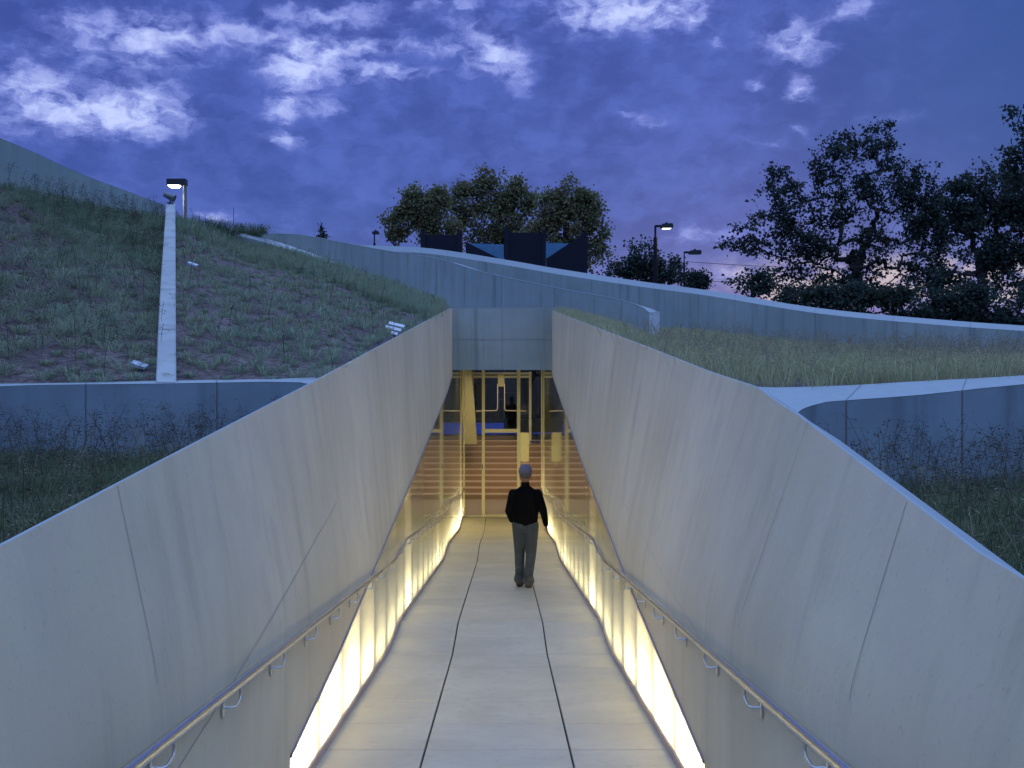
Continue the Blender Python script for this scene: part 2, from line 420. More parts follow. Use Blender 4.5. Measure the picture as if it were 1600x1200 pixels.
# glazed light boxes along the foot of each wall
WARM = (1.0, .88, .50)
def lightbox(side, label):
    x0 = (XL if side < 0 else XR) + side*.022
    root = empty('lit_glass_wall', (x0, 6.4, CZ+fz(6.4)), label, 'glass wall', 'lit glass walls at the foot of the concrete')
    d0 = ET[side][0][0]+.02; first = True
    edges = [d0]; d = 7.39
    while d < 32.4: edges.append(d); d += 1.06
    edges.append(32.68)
    for a, b in zip(edges[:-1], edges[1:]):
        m = MB(); a2, b2 = a+.008, b-.008; n = 5; rows = []
        for k in range(n+1):
            q = a2+(b2-a2)*k/n; zt = crease(side, q) if q < 26 else -.215
            zb = fz(q)+.055
            if zt < zb+.01: zt = zb+.01
            rows.append([W3(x0, q, zb), W3(x0, q, zt+.004)][::side])
        m.grid(rows, 0, False)
        bk = [[W3(p[0].x+side*.0, p[0].y, p[0].z-CZ) for p in rows]]
        m.build('glass_panel', M_PANEL, root)
        if a > d0+.1:
            m = MB(); zt = (crease(side, a) if a < 26 else -.215); zb = fz(a)+.02; t = sorted((x0+side*.001, x0+side*.33))
            m.box((t[0], a-.014, CZ+zb), (t[1], a+.014, CZ+zt)); m.build('panel_divider', M_TRIM, root)
    # dark shoe channel at the floor, and the box behind the glass
    s = MB(); rows = []; back = []
    for q in list(np.arange(d0, 32.7, .5))+[32.7]:
        rows.append([W3(x0-side*.016, q, fz(q)-.02), W3(x0-side*.016, q, fz(q)+.054), W3(x0+side*.02, q, fz(q)+.054)])
        back.append([W3(x0+side*.01, q, fz(q)+.0), W3(x0+side*.34, q, fz(q)+.0), W3(x0+side*.34, q, max(crease(side, q), fz(q)+.02)+.1 if q < 26 else -.1),
                     W3(x0+side*.01, q, max(crease(side, q), fz(q)+.02)+.1 if q < 26 else -.1)])
    s.grid(rows, 0, False); s.build('floor_channel', M_TRIM, root)
    bb = MB(); bb.grid(back, 0, False); bb.build('box_lining', simple('white_lining', (.5, .48, .42), .9), root)
    # strip lamps inside the box
    PW = [(6.3, 1.15), (7.4, 1.0), (8.45, .72), (9.5, .36), (10.6, .17), (12.7, .17), (13.75, .55), (14.8, .17), (18.9, .17), (19.9, .5), (21, .25), (25, .3), (26.3, 1.1), (28, .7), (30.5, 1.4), (32, 2.0)]
    for i, (a, b) in enumerate(zip(edges[:-1], edges[1:])):
        pw = float(np.interp(a, [k for k, _ in PW], [k for _, k in PW])); a += .14*(b-a); b -= .14*(b-a)
        p = W3(x0+side*.17, a, fz(a)+.10); q = W3(x0+side*.17, b, fz(b)+.10)
        ln = (q-p).length
        la = bpy.data.lights.new('strip_lamp', 'AREA'); la.shape = 'RECTANGLE'; la.size = ln; la.size_y = .05
        la.energy = LBP*pw*ln; la.color = WARM
        o = bpy.data.objects.new('strip_lamp', la); COL.objects.link(o)
        X = (q-p).normalized(); Z = -Vector((-side*.5, 0, .86)).normalized(); Z = (Z-X*Z.dot(X)).normalized(); Y = Z.cross(X)
        Mx = Matrix((X, Y, Z)).transposed().to_4x4(); Mx.translation = (p+q)/2
        o.matrix_world = Mx; 
        o.parent = root; o.matrix_parent_inverse = Matrix.Translation(-Vector(root.location))
    return root
LBP = 60.0
lightbox(-1, 'row of glowing frosted glass panels at the foot of the left concrete wall')
lightbox(1, 'row of glowing frosted glass panels at the foot of the right concrete wall')

# ------------------------------------------------------------------ walkway
def walkway():
    m = MB(); xs = [XL-.02, -.525, .435, XR+.02]; g = .015
    def joints(a, b, n): return [a+(b-a)*i/n for i in range(n+1)]
    D = joints(-10, 3.59, 17)+joints(3.59, 11.69, 10)[1:]+joints(11.69, 13.1, 2)[1:]+joints(13.1, 22.4, 11)[1:]+joints(22.4, 24.3, 2)[1:]+joints(24.3, 30.1, 7)[1:]+joints(30.1, 32.6, 3)[1:]
    for a, b in zip(D[:-1], D[1:]):
        for i in range(3):
            x0 = xs[i]+(g/2 if i else 0); x1 = xs[i+1]-(g/2 if i < 2 else 0); e = .0022; a2, b2 = a+.0042, b-.0042
            j = random.uniform(-.0006, .0006)
            t = [(x0+e, a2+e), (x1-e, a2+e), (x1-e, b2-e), (x0+e, b2-e)]; o = [(x0, a2), (x1, a2), (x1, b2), (x0, b2)]
            T = [W3(x, d, fz(d)+j) for x, d in t]; O = [W3(x, d, fz(d)-.0025+j) for x, d in o]; B = [W3(x, d, fz(d)-.03) for x, d in o]
            m.poly(T)
            for k in range(4):
                l = (k+1) % 4; m.poly([O[k], O[l], T[l], T[k]]); m.poly([B[k], B[l], O[l], O[k]])
    b = MB(); b.grid([[W3(XL-.05, d, fz(d)-.02), W3(XR+.05, d, fz(d)-.02)] for d, _ in FP[:-1]]+[[W3(XL-.05, 32.7, fz(32.7)-.02), W3(XR+.05, 32.7, fz(32.7)-.02)]], 1, False)
    m.v_off = len(m.v)
    n = len(m.v); m.v += b.v; m.f += [tuple(i+n for i in f) for f in b.f]; m.mi += b.mi; m.sm += b.sm
    tag(m.build('walkway', [M_FLOOR, simple('joint_dark', (.045, .04, .038), .9)]), kind='structure')
walkway()

# ------------------------------------------------------------------ end beam over the entrance
lt = empty('concrete_beam', W3(-.05, 26, -.26), 'blue grey concrete beam spanning above the glass entrance', 'wall')
m = MB(); m.box((XL-.3, 26.0, CZ-.262), (XR+.3, 26.35, CZ+1.13)); 
for z in (.42,): m.box((XL, 25.996, CZ+z-.003), (XR, 26.0, CZ+z+.003), 1)
for x in (-.05,): m.box((x-.004, 25.995, CZ-.262), (x+.004, 26.0, CZ+1.13), 1)
m.build('beam_face', [M_CONC2, M_SEAM], lt)
m = MB(); m.box((XL-.3, 26.0, CZ+1.131), (XR+.3, 26.36, CZ+1.15)); m.build('cap', M_CAP, lt)

# ------------------------------------------------------------------ site walls
def polywall(name, front, back, depth, label, mats=(M_CONC2, M_CAP, M_SEAM), group=None, joints=(), endcap=True, floor_z=None):
    """front/back: cap edges as points; the faces drop by depth."""
    root = empty(name, front[0]-Vector((0, 0, depth)), label, 'wall', group)
    m = MB(); bt = (lambda p: p.z-depth) if floor_z is None else (lambda p: min(p.z-.1, CZ+floor_z(p.x)))
    lo = [Vector((p.x, p.y, bt(p))) for p in front]; lb = [Vector((p.x, p.y, bt(p))) for p in back]
    m.grid([[a, b] for a, b in zip(lo, front)], 0, True); m.grid([[a, b] for a, b in zip(back, lb)], 0, True)
    if endcap:
        for k in (0, -1): m.poly([front[k], back[k], lb[k], lo[k]], 1 if endcap == 2 else 0)
    for j in joints:      # vertical joint marks at fractional index
        i = min(int(j), len(front)-2); f = j-i; p = front[i].lerp(front[i+1], f); t = (front[i+1]-front[i]).normalized()
        nn = Vector((t.y, -t.x, 0)).normalized(); nn = nn if nn.y < 0 else -nn; q = p+nn*.004; w = t*.004
        bp = back[i].lerp(back[i+1], f); u5 = Vector((0, 0, .008)); m.poly([p-w*.7+u5, p+w*.7+u5, bp+w*.7+u5, bp-w*.7+u5], 2); zb = Vector((0, 0, q.z-bt(p))); m.poly([q-w, q+w, q+w-zb, q-w-zb], 2)
    fixn(m.build('wall_face', list(mats), root))
    up = Vector((0, 0, .003))
    c = MB(); c.grid([[a+up, b+up] for a, b in zip(front, back)], 0, False)
    fixn(c.build('wall_cap', mats[1], root)); return root
def dense(pts, n):      # Catmull-Rom through (px, y, d) rows
    out = []; k = len(pts)
    for i in range(k-1):
        p0 = np.array(pts[max(i-1, 0)], float); p1 = np.array(pts[i], float); p2 = np.array(pts[i+1], float); p3 = np.array(pts[min(i+2, k-1)], float)
        for j in range(n):
            t = j/n; out.append(.5*((2*p1)+(-p0+p2)*t+(2*p0-5*p1+4*p2-p3)*t*t+(-p0+3*p1-3*p2+p3)*t**3))
    out.append(np.array(pts[-1], float)); return out
# A: low cross wall on the left
Af = [(-900,604,9.4),(-300,604,9.4),(0,604,9.4),(60,602,9.4),(245,600,9.4),(416,597,9.4),(469,598,9.2),(481,600.5,8.95)]
Ab = [(-900,600,9.62),(-300,600,9.62),(0,600,9.62),(60,599.5,9.62),(245,595.5,9.65),(413,593,9.7),(480,590.5,9.7),(500,590,9.6)]
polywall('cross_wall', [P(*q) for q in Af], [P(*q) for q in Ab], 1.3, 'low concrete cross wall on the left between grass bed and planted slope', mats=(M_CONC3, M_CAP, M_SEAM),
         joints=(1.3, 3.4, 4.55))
# B: cross wall on the right, broad cap curving into the parapet
Bf = dense([(1236,641,6.72),(1245,645.5,6.68),(1254,640,6.8),(1267,635,6.88),(1285,630.5,6.98),(1305,627.5,7.05),(1435,618,7.35),(1600,601,7.8),(1900,578,8.6),(2600,530,10.5)], 3)
Bb = dense([(1178,604.5,7.9),(1195,605.5,7.75),(1210,606,7.7),(1245,605.5,7.62),(1286,604,7.6),(1330,602.5,7.68),(1450,595.5,7.95),(1600,587,8.3),(1900,565,9.1),(2600,520,11)], 3)
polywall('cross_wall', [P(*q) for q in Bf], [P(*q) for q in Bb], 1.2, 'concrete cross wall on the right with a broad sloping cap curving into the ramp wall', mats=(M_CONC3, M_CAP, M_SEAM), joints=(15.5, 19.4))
# C: long outer wall
Cb = dense([(560,383,46),(594,384,45),(659,387,43),(716,394,41),(797,407,38),(878,421,35.5),(1000,439.5,32),(1112,454.5,28.5),(1275,481,24.5),(1437,497,21.5),(1600,509,19),(1800,520,16.5),(2400,545,12)], 4)
Cf = [(a[0]-1, a[1]+8.5, a[2]-.3) for a in Cb]
polywall('curved_wall', [P(*q) for q in Cf], [P(*q) for q in Cb], 2.4, 'long curved concrete wall sloping down to the right in front of the trees', joints=tuple(np.arange(2, 44, 3.0)), floor_z=lambda x: 0.0 if x < 4.5 else max(-.9, -.45*(x-4.5)))
# D: inner curved wall with the pale end
Dp = dense([(372,371,43.5),(403,366.5,42),(439,364.5,41),(480,368,39.5),(533,378,37.7),(594,389.5,35.7),(687,404.6,33),(756,425,31),(878,451,29),(960,466,28),(1000,478,27.4),(1014,488,26.9)], 4)
Df = [P(*a) for a in Dp]; Dbk = []
for i, p in enumerate(Df):
    t = (Df[min(i+1, len(Df)-1)]-Df[max(i-1, 0)]); nn = Vector((-t.y, t.x, 0)).normalized(); nn = nn if nn.y > 0 else -nn
    Dbk.append(p+nn*.28+Vector((0, 0, -.05)))
Dbk[-1] = Df[-1]+Vector((.26, .1, .02))
polywall('curved_wall', Df, Dbk, 2.6, 'inner curved concrete wall rising behind the planted slope, ending in a pale edge', joints=tuple(np.arange(3, 43, 2.6)), floor_z=lambda x: .02, mats=(M_CONC2, M_CAP, M_SEAM), endcap=2)
# pale top edge of D
m = MB(); m.grid([[p+Vector((0, -.006, -.018)), p+Vector((0, -.006, .004)), p+Vector((0, .03, .006))] for p in Df], 0, True); dedge = m.build('top_edge', simple('pale_edge', (.30, .36, .38), .85), bpy.data.objects['curved_wall.001'])
# bright rough end of D
m = MB(); a, b = Df[-1], Dbk[-1]; off = Vector((.004, -.010, .004)); dn = Vector((0, 0, -1.05))
m.poly([a+off, b+off, b+off+dn, a+off+dn]); m.build('wall_end', simple('rough_pale_end', (.62, .66, .66), .9, 0, .45, 9), bpy.data.objects['curved_wall.001'])
# E: wall along the top of the left slope
Ef = [W3(-9.6, 4, 3.6), W3(-8.2, 10, 3.33), W3(-7.0, 16, 3.058), W3(-6.62, 18.3, 2.925), W3(-6.17, 21, 2.79)]
def ept(px, py, d): return P(px, py, d)
Ef = [W3(-9.6, 4, 3.6), W3(-8.2, 10, 3.33), P(0,216,16), P(52,238,17), P(105,263,18), P(157,284,19), P(196,298,19.8), P(257,321,21)]
Eb = [p+Vector((-.22, .1, -.02)) for p in Ef]
polywall('retaining_wall', Ef, Eb, 1.9, 'grey concrete wall along the top of the left slope, falling towards the flood lamp')
# R: narrow rib wall running up the slope
Rb = [(260, 598, 9.5), (262, 480, 0), (266, 318, 20.8)]
def rib():
    root = empty('rib_wall', P(260, 600, 9.5)-Vector((0, 0, .4)), 'narrow pale concrete rib wall running up between the two planted slopes', 'wall')
    m = MB(); rows = []
    a = P(275.5, 597, 9.45); b = P(274, 318, 20.8)
    for k in range(25):
        t = k/24; p = a.lerp(b, t); w = .158+.02*math.sin(t*3.1)*(1-t)
        if t > .9: p = p+Vector((0, 0, -.0))
        rows.append([p+Vector((0, 0, -1.1)), p+Vector((0, 0, -.01)), p+Vector((-.012, 0, 0)), p+Vector((-w, 0, .0)), p+Vector((-w-.01, 0, -.012)), p+Vector((-w, 0, -1.1))])
    m.grid(rows, 0, False); m.poly(rows[0][::-1]); m.poly(rows[-1])
    for t in (.16, .33, .49, .66, .82):
        p = a.lerp(b, t); w = .165+.02*math.sin(t*3.1)*(1-t); e = (b-a).normalized()*.006; z3 = Vector((0, 0, .003))
        m.poly([p-e+z3, p+e+z3, p+e+z3-Vector((w, 0, 0)), p-e+z3-Vector((w, 0, 0))], 1)
    fixn(m.build('rib', [concrete('pale_concrete', (.36, .38, .38), (.46, .48, .47), .5, warm=(.38, .38, .35)), M_SEAM], root))
    # flood lamp standing on its top end
    f = empty('flood_lamp', b+Vector((-.08, 0, 0)), 'small dark flood lamp on top of the rib wall', 'flood lamp')
    m = MB(); m.tube([b+Vector((-.08, -.05, 0)), b+Vector((-.08, -.05, .10))], .012, 6); m.box((-.05, -.06, 0), (.05, .02, .012), 0, Matrix.Translation(b+Vector((-.08, -.03, 0))))
    m.build('bracket', M_LAMPM, f)
    Mx = Matrix.Translation(b+Vector((-.09, -.06, .12))) @ Matrix.Rotation(R(24), 4, 'Y') @ Matrix.Rotation(R(-20), 4, 'X')
    m = MB(); prof = [(-.10, .035), (-.095, .05), (.02, .058), (.10, .072), (.105, .066)]
    m.grid([[Mx @ Vector((x, r*math.cos(t*math.pi/6), r*math.sin(t*math.pi/6))) for t in range(12)] for x, r in prof], 0, True, True)
    m.poly([Mx @ Vector((-.10, .035*math.cos(t*math.pi/6), .035*math.sin(t*math.pi/6))) for t in range(12)])
    m.poly([Mx @ Vector((.1, .066*math.cos(t*math.pi/6), .066*math.sin(t*math.pi/6))) for t in range(12)])
    m.build('lamp_housing', simple('flood_metal', (.14, .16, .17), .4, .4), f)
rib()
# F: capped wall end at the crest
Ff = [P(374,369,22.6), P(400,375,22.9), P(430,384,23.3), P(470,396,23.8), P(518,412,24.4)]
Fb = [P(374,364,23.0), P(405,370,23.4), P(440,380,23.9), P(480,393,24.4), P(524,410,24.9)]
polywall('stub_wall', Ff, Fb, .9, 'short concrete wall with a pale sloping cap sinking into the hill crest', mats=(M_CONC2, simple('pale_cap', (.42, .46, .48), .7), M_SEAM))

# ------------------------------------------------------------------ terrain
class Patch:
    def __init__(s, cols, nt, amp=.03, sc=1.5, bow=0.0):
        G = []
        for b, t in cols:
            row = []
            for k in range(nt+1):
                f = k/nt; p = b.lerp(t, f); e = min(1, 6*f, 6*(1-f)+.0)
                p = p+Vector((0, 0, noise.fractal(p*sc, .8, 2.0, 4)*amp*e*2.0 + bow*math.sin(math.pi*f)))
                row.append(p)
            G.append(row)
        s.G = G; s.A = np.array([[tuple(p) for p in r] for r in G])
        A = s.A; e1 = A[1:, :-1]-A[:-1, :-1]; e2 = A[:-1, 1:]-A[:-1, :-1]
        ar = np.linalg.norm(np.cross(e1, e2), axis=2); s.area = ar
    def mesh(s, name, mat, **k):
        m = MB(); m.grid(s.G, 0, True); o = fixn(m.build(name, mat)); return tag(o, kind='structure', **k)
    def sample(s, n, weight=None):
        w = s.area.copy()
        if weight is not None: w = w*weight
        w = (w/w.sum()).ravel(); idx = RNG.choice(len(w), n, p=w); i, j = np.divmod(idx, s.area.shape[1])
        u = RNG.random((n, 1)); v = RNG.random((n, 1)); A = s.A
        return (A[i, j]*(1-u)*(1-v)+A[i+1, j]*u*(1-v)+A[i, j+1]*(1-u)*v+A[i+1, j+1]*u*v)
def itp(px, tab, k): return float(np.interp(px, [q[0] for q in tab], [q[k] for q in tab]))
CREST = [(262,340,20.9),(300,352,21.2),(350,374,22),(380,388,22.8),(440,396,23.6),(500,412,24.6),(600,446,26.5),(650,464,27.3),(690,479,28.0),(702,485,28.2)]
cols = []
for px in np.arange(272, 488, 6): cols.append((P(px, 596, 9.66), P(px, itp(px, CREST, 1), itp(px, CREST, 2))))
for d in np.arange(9.5, 26.01, .4):
    z = topz(-1, d); x = secx(-1, d, z)-.10; b = W3(x, d, z-.09); px = 788+1800*(x+.10)/d; px = min(max(px, 488), 702)
    cols.append((b, P(px, itp(px, CREST, 1), itp(px, CREST, 2))))
cols.append((W3(XL-.1, 26.37, 1.05), P(704, 486, 28.2)))
cols.append((W3(XR+.2, 26.37, 1.09), P(872, 490, 28.4)))
hillR = Patch(cols, 60, .035, 1.6, bow=.10); hillR.mesh('hill_slope', M_SOIL)
EB = [(-400,280,10),(0,292,16),(87,312,17.6),(157,328,19),(200,336,19.8),(262,342,21)]
cols = []
for px in np.arange(-420, 262, 9):
    dd = itp(px, EB, 2)
    top = P(px, itp(px, EB, 1), dd)
    cols.append((P(px, 598.5, 9.64), top))
hillL = Patch(cols, 60, .05, 1.3, bow=-.12); hillL.mesh('hill_slope', M_SOIL)
# meadow behind the right wall
def cbase(px):
    tab = [(870,492,28.8),(960,512,27.9),(1016,543,26.7),(1032,543,26.7),(1035,520,30.6),(1112,528,28),(1275,549,24.1),(1437,557,21.1),(1600,573,18.6),(1800,590,16.1),(2400,640,11.7)]
    return P(px, itp(px, tab, 1), itp(px, tab, 2))
cols = []
for d in np.arange(25.9, 8.1, -.4):
    z = topz(1, d); x = secx(1, d, z)+.10; px = 788+1800*(x-.10)/d; cols.append((W3(x, d, z-.09), cbase(max(px, 870))))
for px in list(np.arange(1190, 1620, 10))+[1680, 1750, 1850, 2000, 2300]:
    bb = [(q[0], q[1], q[2]) for q in Bb]; cols.append((P(px, itp(px, bb, 1), itp(px, bb, 2))-Vector((0, -.02, .02)), cbase(px)))
meadow = Patch(cols, 40, .03, 1.0); meadow.mesh('meadow_ground', M_SOIL)
# beds between the ramp walls and the cross walls
def bed(side, n=24):
    cols = []
    for k in range(n+1):
        t = (k/n)**1.6; xo = 1.33+t*14
        cols.append((W3(side*xo, -3, -.95), W3(side*(xo+.35), 9.5 if side < 0 else 7.2+t*5.5, -.86 if side < 0 else -.9)))
    return Patch(cols, 50, .05, 1.1)
bedL = bed(-1); bedL.mesh('bed_ground', M_SOIL); bedR = bed(1); bedR.mesh('bed_ground', M_SOIL)
# the land around: one sheet with the site cut out of it
m = MB(); Zf = CZ
def q(x0, x1, y0, y1, z00, z10, z11, z01): m.poly([(x0, y0, Zf+z00), (x1, y0, Zf+z10), (x1, y1, Zf+z11), (x0, y1, Zf+z01)])
Bz = -1.0; Rz = .55
q(-4000, -15, -4000, 27, Bz, Bz, Bz, Bz); q(15, 4000, -4000, 27, Bz, Bz, Bz, Bz)
q(-15, 15, -4000, -7, Bz, Bz, Bz, Bz); q(-15, -1.6, -7, 27, Bz, Bz, Bz, Bz); q(1.6, 15, -7, 27, Bz, Bz, Bz, Bz)
q(-15, -4, 27, 30, Bz, 0, Rz, Rz); q(4, 15, 27, 30, 0, Bz, Rz, Rz); q(-4, 4, 26.5, 30, 0, 0, Rz, Rz); q(-40, -15, 27, 30, Bz, Bz, Rz, Bz); q(15, 40, 27, 30, Bz, Bz, Bz, Rz)
q(-15, 15, 30, 95, Rz, Rz, .3, .3); q(-40, -15, 30, 95, Bz, Rz, .3, Bz); q(15, 40, 30, 95, Rz, Bz, Bz, .3)
q(-4000, -40, 27, 95, Bz, Bz, Bz, Bz); q(40, 4000, 27, 95, Bz, Bz, Bz, Bz)
m.poly([(-4000, 95, Zf-1), (-40, 95, Zf-1), (-15, 95, Zf+.3), (15, 95, Zf+.3), (40, 95, Zf-1), (4000, 95, Zf-1), (4000, 260, Zf-1), (-4000, 260, Zf-1)])
q(-4000, 4000, 260, 6000, -1, -1, -1, -1)
tag(m.build('ground', simple('ground_earth', (.07, .075, .05), .95, 0, .4, .3)), kind='structure')

# ------------------------------------------------------------------ grass
def tufts(pts, nb, h, spread, width, hv=.4, lean=.35, arch=.5, clump=None):
    """curved blades, nb per point; returns verts and tris"""
    n = len(pts); k = n*nb
    base = np.repeat(pts, nb, 0); sc = np.repeat(RNG.uniform(1-hv, 1+hv, n) if clump is None else clump, nb)
    az = RNG.random(k)*2*np.pi; rr = np.sqrt(RNG.random(k))*spread*sc
    dirs = np.stack([np.cos(az), np.sin(az), np.zeros(k)], 1)
    b = base+dirs*rr[:, None]; L = h*sc*RNG.uniform(.55, 1.25, k)
    ln = (RNG.random(k)*.8+.2)*lean + rr/(spread+1e-6)*lean*.7
    az2 = az+RNG.normal(0, .6, k); o = np.stack([np.cos(az2), np.sin(az2), np.zeros(k)], 1)
    mid = b+o*(L*ln*.35)[:, None]; mid[:, 2] += L*.62
    tip = b+o*(L*ln*(1.0+arch))[:, None]; tip[:, 2] += L*(1.0-arch*ln*.8)
    sd = np.stack([-np.sin(az2+RNG.normal(0, .8, k)), np.cos(az2), np.zeros(k)], 1)*(width/2)
    V = np.stack([b-sd, b+sd, mid+sd*.8, mid-sd*.8, tip], 1).reshape(-1, 3)
    V[:, 2] -= .01
    i = (np.arange(k)*5)[:, None, None]
    T = (np.array([[0, 1, 2], [0, 2, 3], [3, 2, 4]])[None]+i).reshape(-1, 3)
    return V, T
def seeds(pts, h, nsp, sz, lean=.3, stemw=.0025, hv=.25):
    """oat-like stems with drooping spikelets"""
    n = len(pts); Vs, Ts = [], []; c = 0
    L = h*RNG.uniform(1-hv, 1+hv, n); az = RNG.random(n)*2*np.pi
    for i in range(n):
        a = az[i]; o = np.array([math.cos(a), math.sin(a), 0]); l = L[i]; le = lean*RNG.uniform(.3, 1.3)
        cr = [pts[i]+o*(l*le*t*t)+np.array([0, 0, l*t*(1-.18*le*t)]) for t in (0, .35, .7, 1.0)]
        s = np.array([stemw, 0, 0]) if abs(math.sin(a)) > -1 else 0
        for k in range(3):
            Vs += [cr[k]-s, cr[k]+s, cr[k+1]+s*.8, cr[k+1]-s*.8]; Ts += [(c, c+1, c+2), (c, c+2, c+3)]; c += 4
        for k in range(nsp):
            t = RNG.uniform(.62, 1.02); p = cr[0]+o*(l*le*t*t)+np.array([0, 0, l*t*(1-.18*le*t)])
            dr = RNG.normal(0, 1, 3); dr[2] = -abs(dr[2])*.4+.15; dr /= np.linalg.norm(dr); q = p+dr*sz*RNG.uniform(.4, 2.4)
            d2 = dr*.8+np.array([0, 0, -.7])*RNG.uniform(-.4, 1); d2 /= np.linalg.norm(d2); e = np.cross(d2, RNG.normal(0, 1, 3)); e /= np.linalg.norm(e)
            s2 = sz*RNG.uniform(.7, 1.3)
            Vs += [q, q+d2*s2*.45+e*s2*.14, q+d2*s2, q+d2*s2*.45-e*s2*.14]; Ts += [(c, c+1, c+2), (c, c+2, c+3)]; c += 4
            w = e*stemw*.5; Vs += [p-w, p+w, q+w, q-w]; Ts += [(c, c+1, c+2), (c, c+2, c+3)]; c += 4
    return np.array(Vs), np.array(Ts)
def join(*vt):
    V = []; T = []; M = []; c = 0
    for k, (v, t) in enumerate(vt): V.append(v); T.append(t+c); c += len(v); M.append(np.full(len(t), k))
    return np.concatenate(V), np.concatenate(T), np.concatenate(M)
def field_mask(pts, sc, lo, seed=0):
    return np.array([noise.noise(Vector(p)*sc+Vector((seed, 0, 0))) > lo for p in pts])
def spaced(p, r_):
    cells = {}; out = []
    for q_ in p:
        k = tuple((q_//r_).astype(int)); ok = True
        for dx in (-1, 0, 1):
            for dy in (-1, 0, 1):
                for dz in (-1, 0, 1):
                    for o in cells.get((k[0]+dx, k[1]+dy, k[2]+dz), ()):
                        if np.sum((o-q_)**2) < r_*r_: ok = False; break
        if ok: cells.setdefault(k, []).append(q_); out.append(q_)
    return np.array(out)
# right slope: planted tufts in rough rows
p = spaced(hillR.sample(12000), .20); p = p[field_mask(p, .9, -.55)]; print('tufts', len(p))
p = p[~((p[:, 1] > 25.2) & (p[:, 0] > -1.35))]; cl = RNG.uniform(.45, 1.3, len(p))
a = tufts(p, 60, .125, .055, .006, lean=.95, arch=.5, clump=cl)
edge = [c for c in hillR.sample(9000)]
edge = np.array([e for e in edge if (e[1] > 19.0 and RNG.random() < .8 and not (e[1] > 24.5 and e[0] > -1.45))])[:1500]
b = tufts(edge, 26, .20, .10, .007, lean=.5, arch=.4)
p2 = hillR.sample(160); p2 = p2[~((p2[:, 1] > 24) & (p2[:, 0] > -1.5))]; s_ = seeds(p2, .30, 10, .022)
V, T, Mi = join(a, b, s_)
tag(np_mesh('slope_grass', V, T, [M_GRASS, M_GRASS, M_SEED], Mi), 'tufts of bunch grass dotted over the sandy right hand slope of the hill', 'grass', kind='stuff')
# left slope
p = spaced(hillL.sample(9000), .22); p = p[field_mask(p, .8, -.5, 9)]; print('tufts', len(p))
cl = RNG.uniform(.5, 1.5, len(p))
a = tufts(p, 70, .15, .08, .006, lean=1.1, arch=.6, clump=cl)
pe = np.array([e for e in hillL.sample(6000) if e[1] > 15.0+RNG.random()*3.0])[:800]
b = tufts(pe, 26, .13, .09, .007, lean=.5, arch=.4)
s_ = seeds(np.concatenate([hillL.sample(190), pe[:200]]), .36, 14, .026, stemw=.002)
V, T, Mi = join(a, b, s_)
tag(np_mesh('slope_grass', V, T, [M_GRASS, M_GRASS, M_SEED], Mi), 'shaggy bunch grass covering the left slope below the top wall', 'grass', kind='stuff')
# meadow
w = meadow.area*0+1
p = meadow.sample(9500); p = p[field_mask(p, .8, -.2, 2) | (RNG.random(len(p)) < .45)]
a = tufts(p, 16, .17, .10, .006, lean=.5, arch=.4)
s_ = seeds(meadow.sample(3800), .20, 11, .022, stemw=.002)
wb = np.array([q_ for q_ in meadow.sample(4500) if q_[0] > 4.5])[:420]
q3 = meadow.sample(5000); q3 = q3[(q3[:, 1] < 17) & field_mask(q3, .7, -.05, 4)]
s3 = seeds(q3, .33, 9, .02, stemw=.002, lean=.5)
s2 = seeds(wb, .38, 14, .028, stemw=.0022)
V, T, Mi = join(a, s_, s3, s2)
tag(np_mesh('meadow_grass', V, T, [M_MEADOW, M_MEADOW, M_SEEDL, M_SEEDL], Mi), 'straw coloured oat grass filling the meadow behind the right ramp wall', 'grass', kind='stuff')
# beds close to the camera
def near(bedp, n, lim, side):
    q_ = bedp.sample(n*6); k = (q_[:, 1] > 2.6) & (np.abs(q_[:, 0]) < lim) & (np.abs(q_[:, 0]) > 1.62+ (0.0))
    return q_[k][:n]
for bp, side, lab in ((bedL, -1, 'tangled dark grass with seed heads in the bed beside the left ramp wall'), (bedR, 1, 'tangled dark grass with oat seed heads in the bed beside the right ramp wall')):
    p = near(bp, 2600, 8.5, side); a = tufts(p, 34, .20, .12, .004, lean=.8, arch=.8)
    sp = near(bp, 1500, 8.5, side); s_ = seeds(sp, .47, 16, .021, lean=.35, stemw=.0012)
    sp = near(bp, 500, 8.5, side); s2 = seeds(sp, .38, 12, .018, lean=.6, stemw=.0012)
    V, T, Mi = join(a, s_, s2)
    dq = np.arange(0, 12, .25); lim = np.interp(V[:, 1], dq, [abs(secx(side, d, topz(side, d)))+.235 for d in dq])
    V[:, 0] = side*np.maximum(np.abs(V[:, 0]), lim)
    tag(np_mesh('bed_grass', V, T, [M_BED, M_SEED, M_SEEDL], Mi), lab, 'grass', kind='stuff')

# small pale things lying on the slopes
def slope_z(patch, x, y):
    A = patch.A.reshape(-1, 3); return A[np.argmin((A[:, 0]-x)**2+(A[:, 1]-y)**2), 2]
g = P(614, 518, 1.0)-Vector((0, 0, CZ))
def ray_hit(px, py, patch):
    v = P(px, py, 1.0)-Vector((0, 0, CZ)); A = patch.A.reshape(-1, 3); d = A[:, 1]
    e = (A[:, 0]/d-v.x)**2+((A[:, 2]-CZ)/d-v.z)**2; return Vector(A[np.argmin(e)])
h = ray_hit(612, 520, hillR)
vg = empty('vent_grate', h, 'pale slatted metal vent set in the slope above the left ramp wall', 'vent')
for k in range(3):
    m = MB(); u = h.y/1800; Mx = Matrix.Translation(h+Vector(((4*k-4)*u, .12*(k-1), (1+6.2*k)*u))) @ Matrix.Rotation(R(14), 4, 'Y') @ Matrix.Rotation(R(30), 4, 'X')
    m.box((-12.5*u, -.035, -.006), (12.5*u, .035, .006), 0, Mx); m.build('slat', simple('white_metal', (.6, .62, .65), .5), vg)
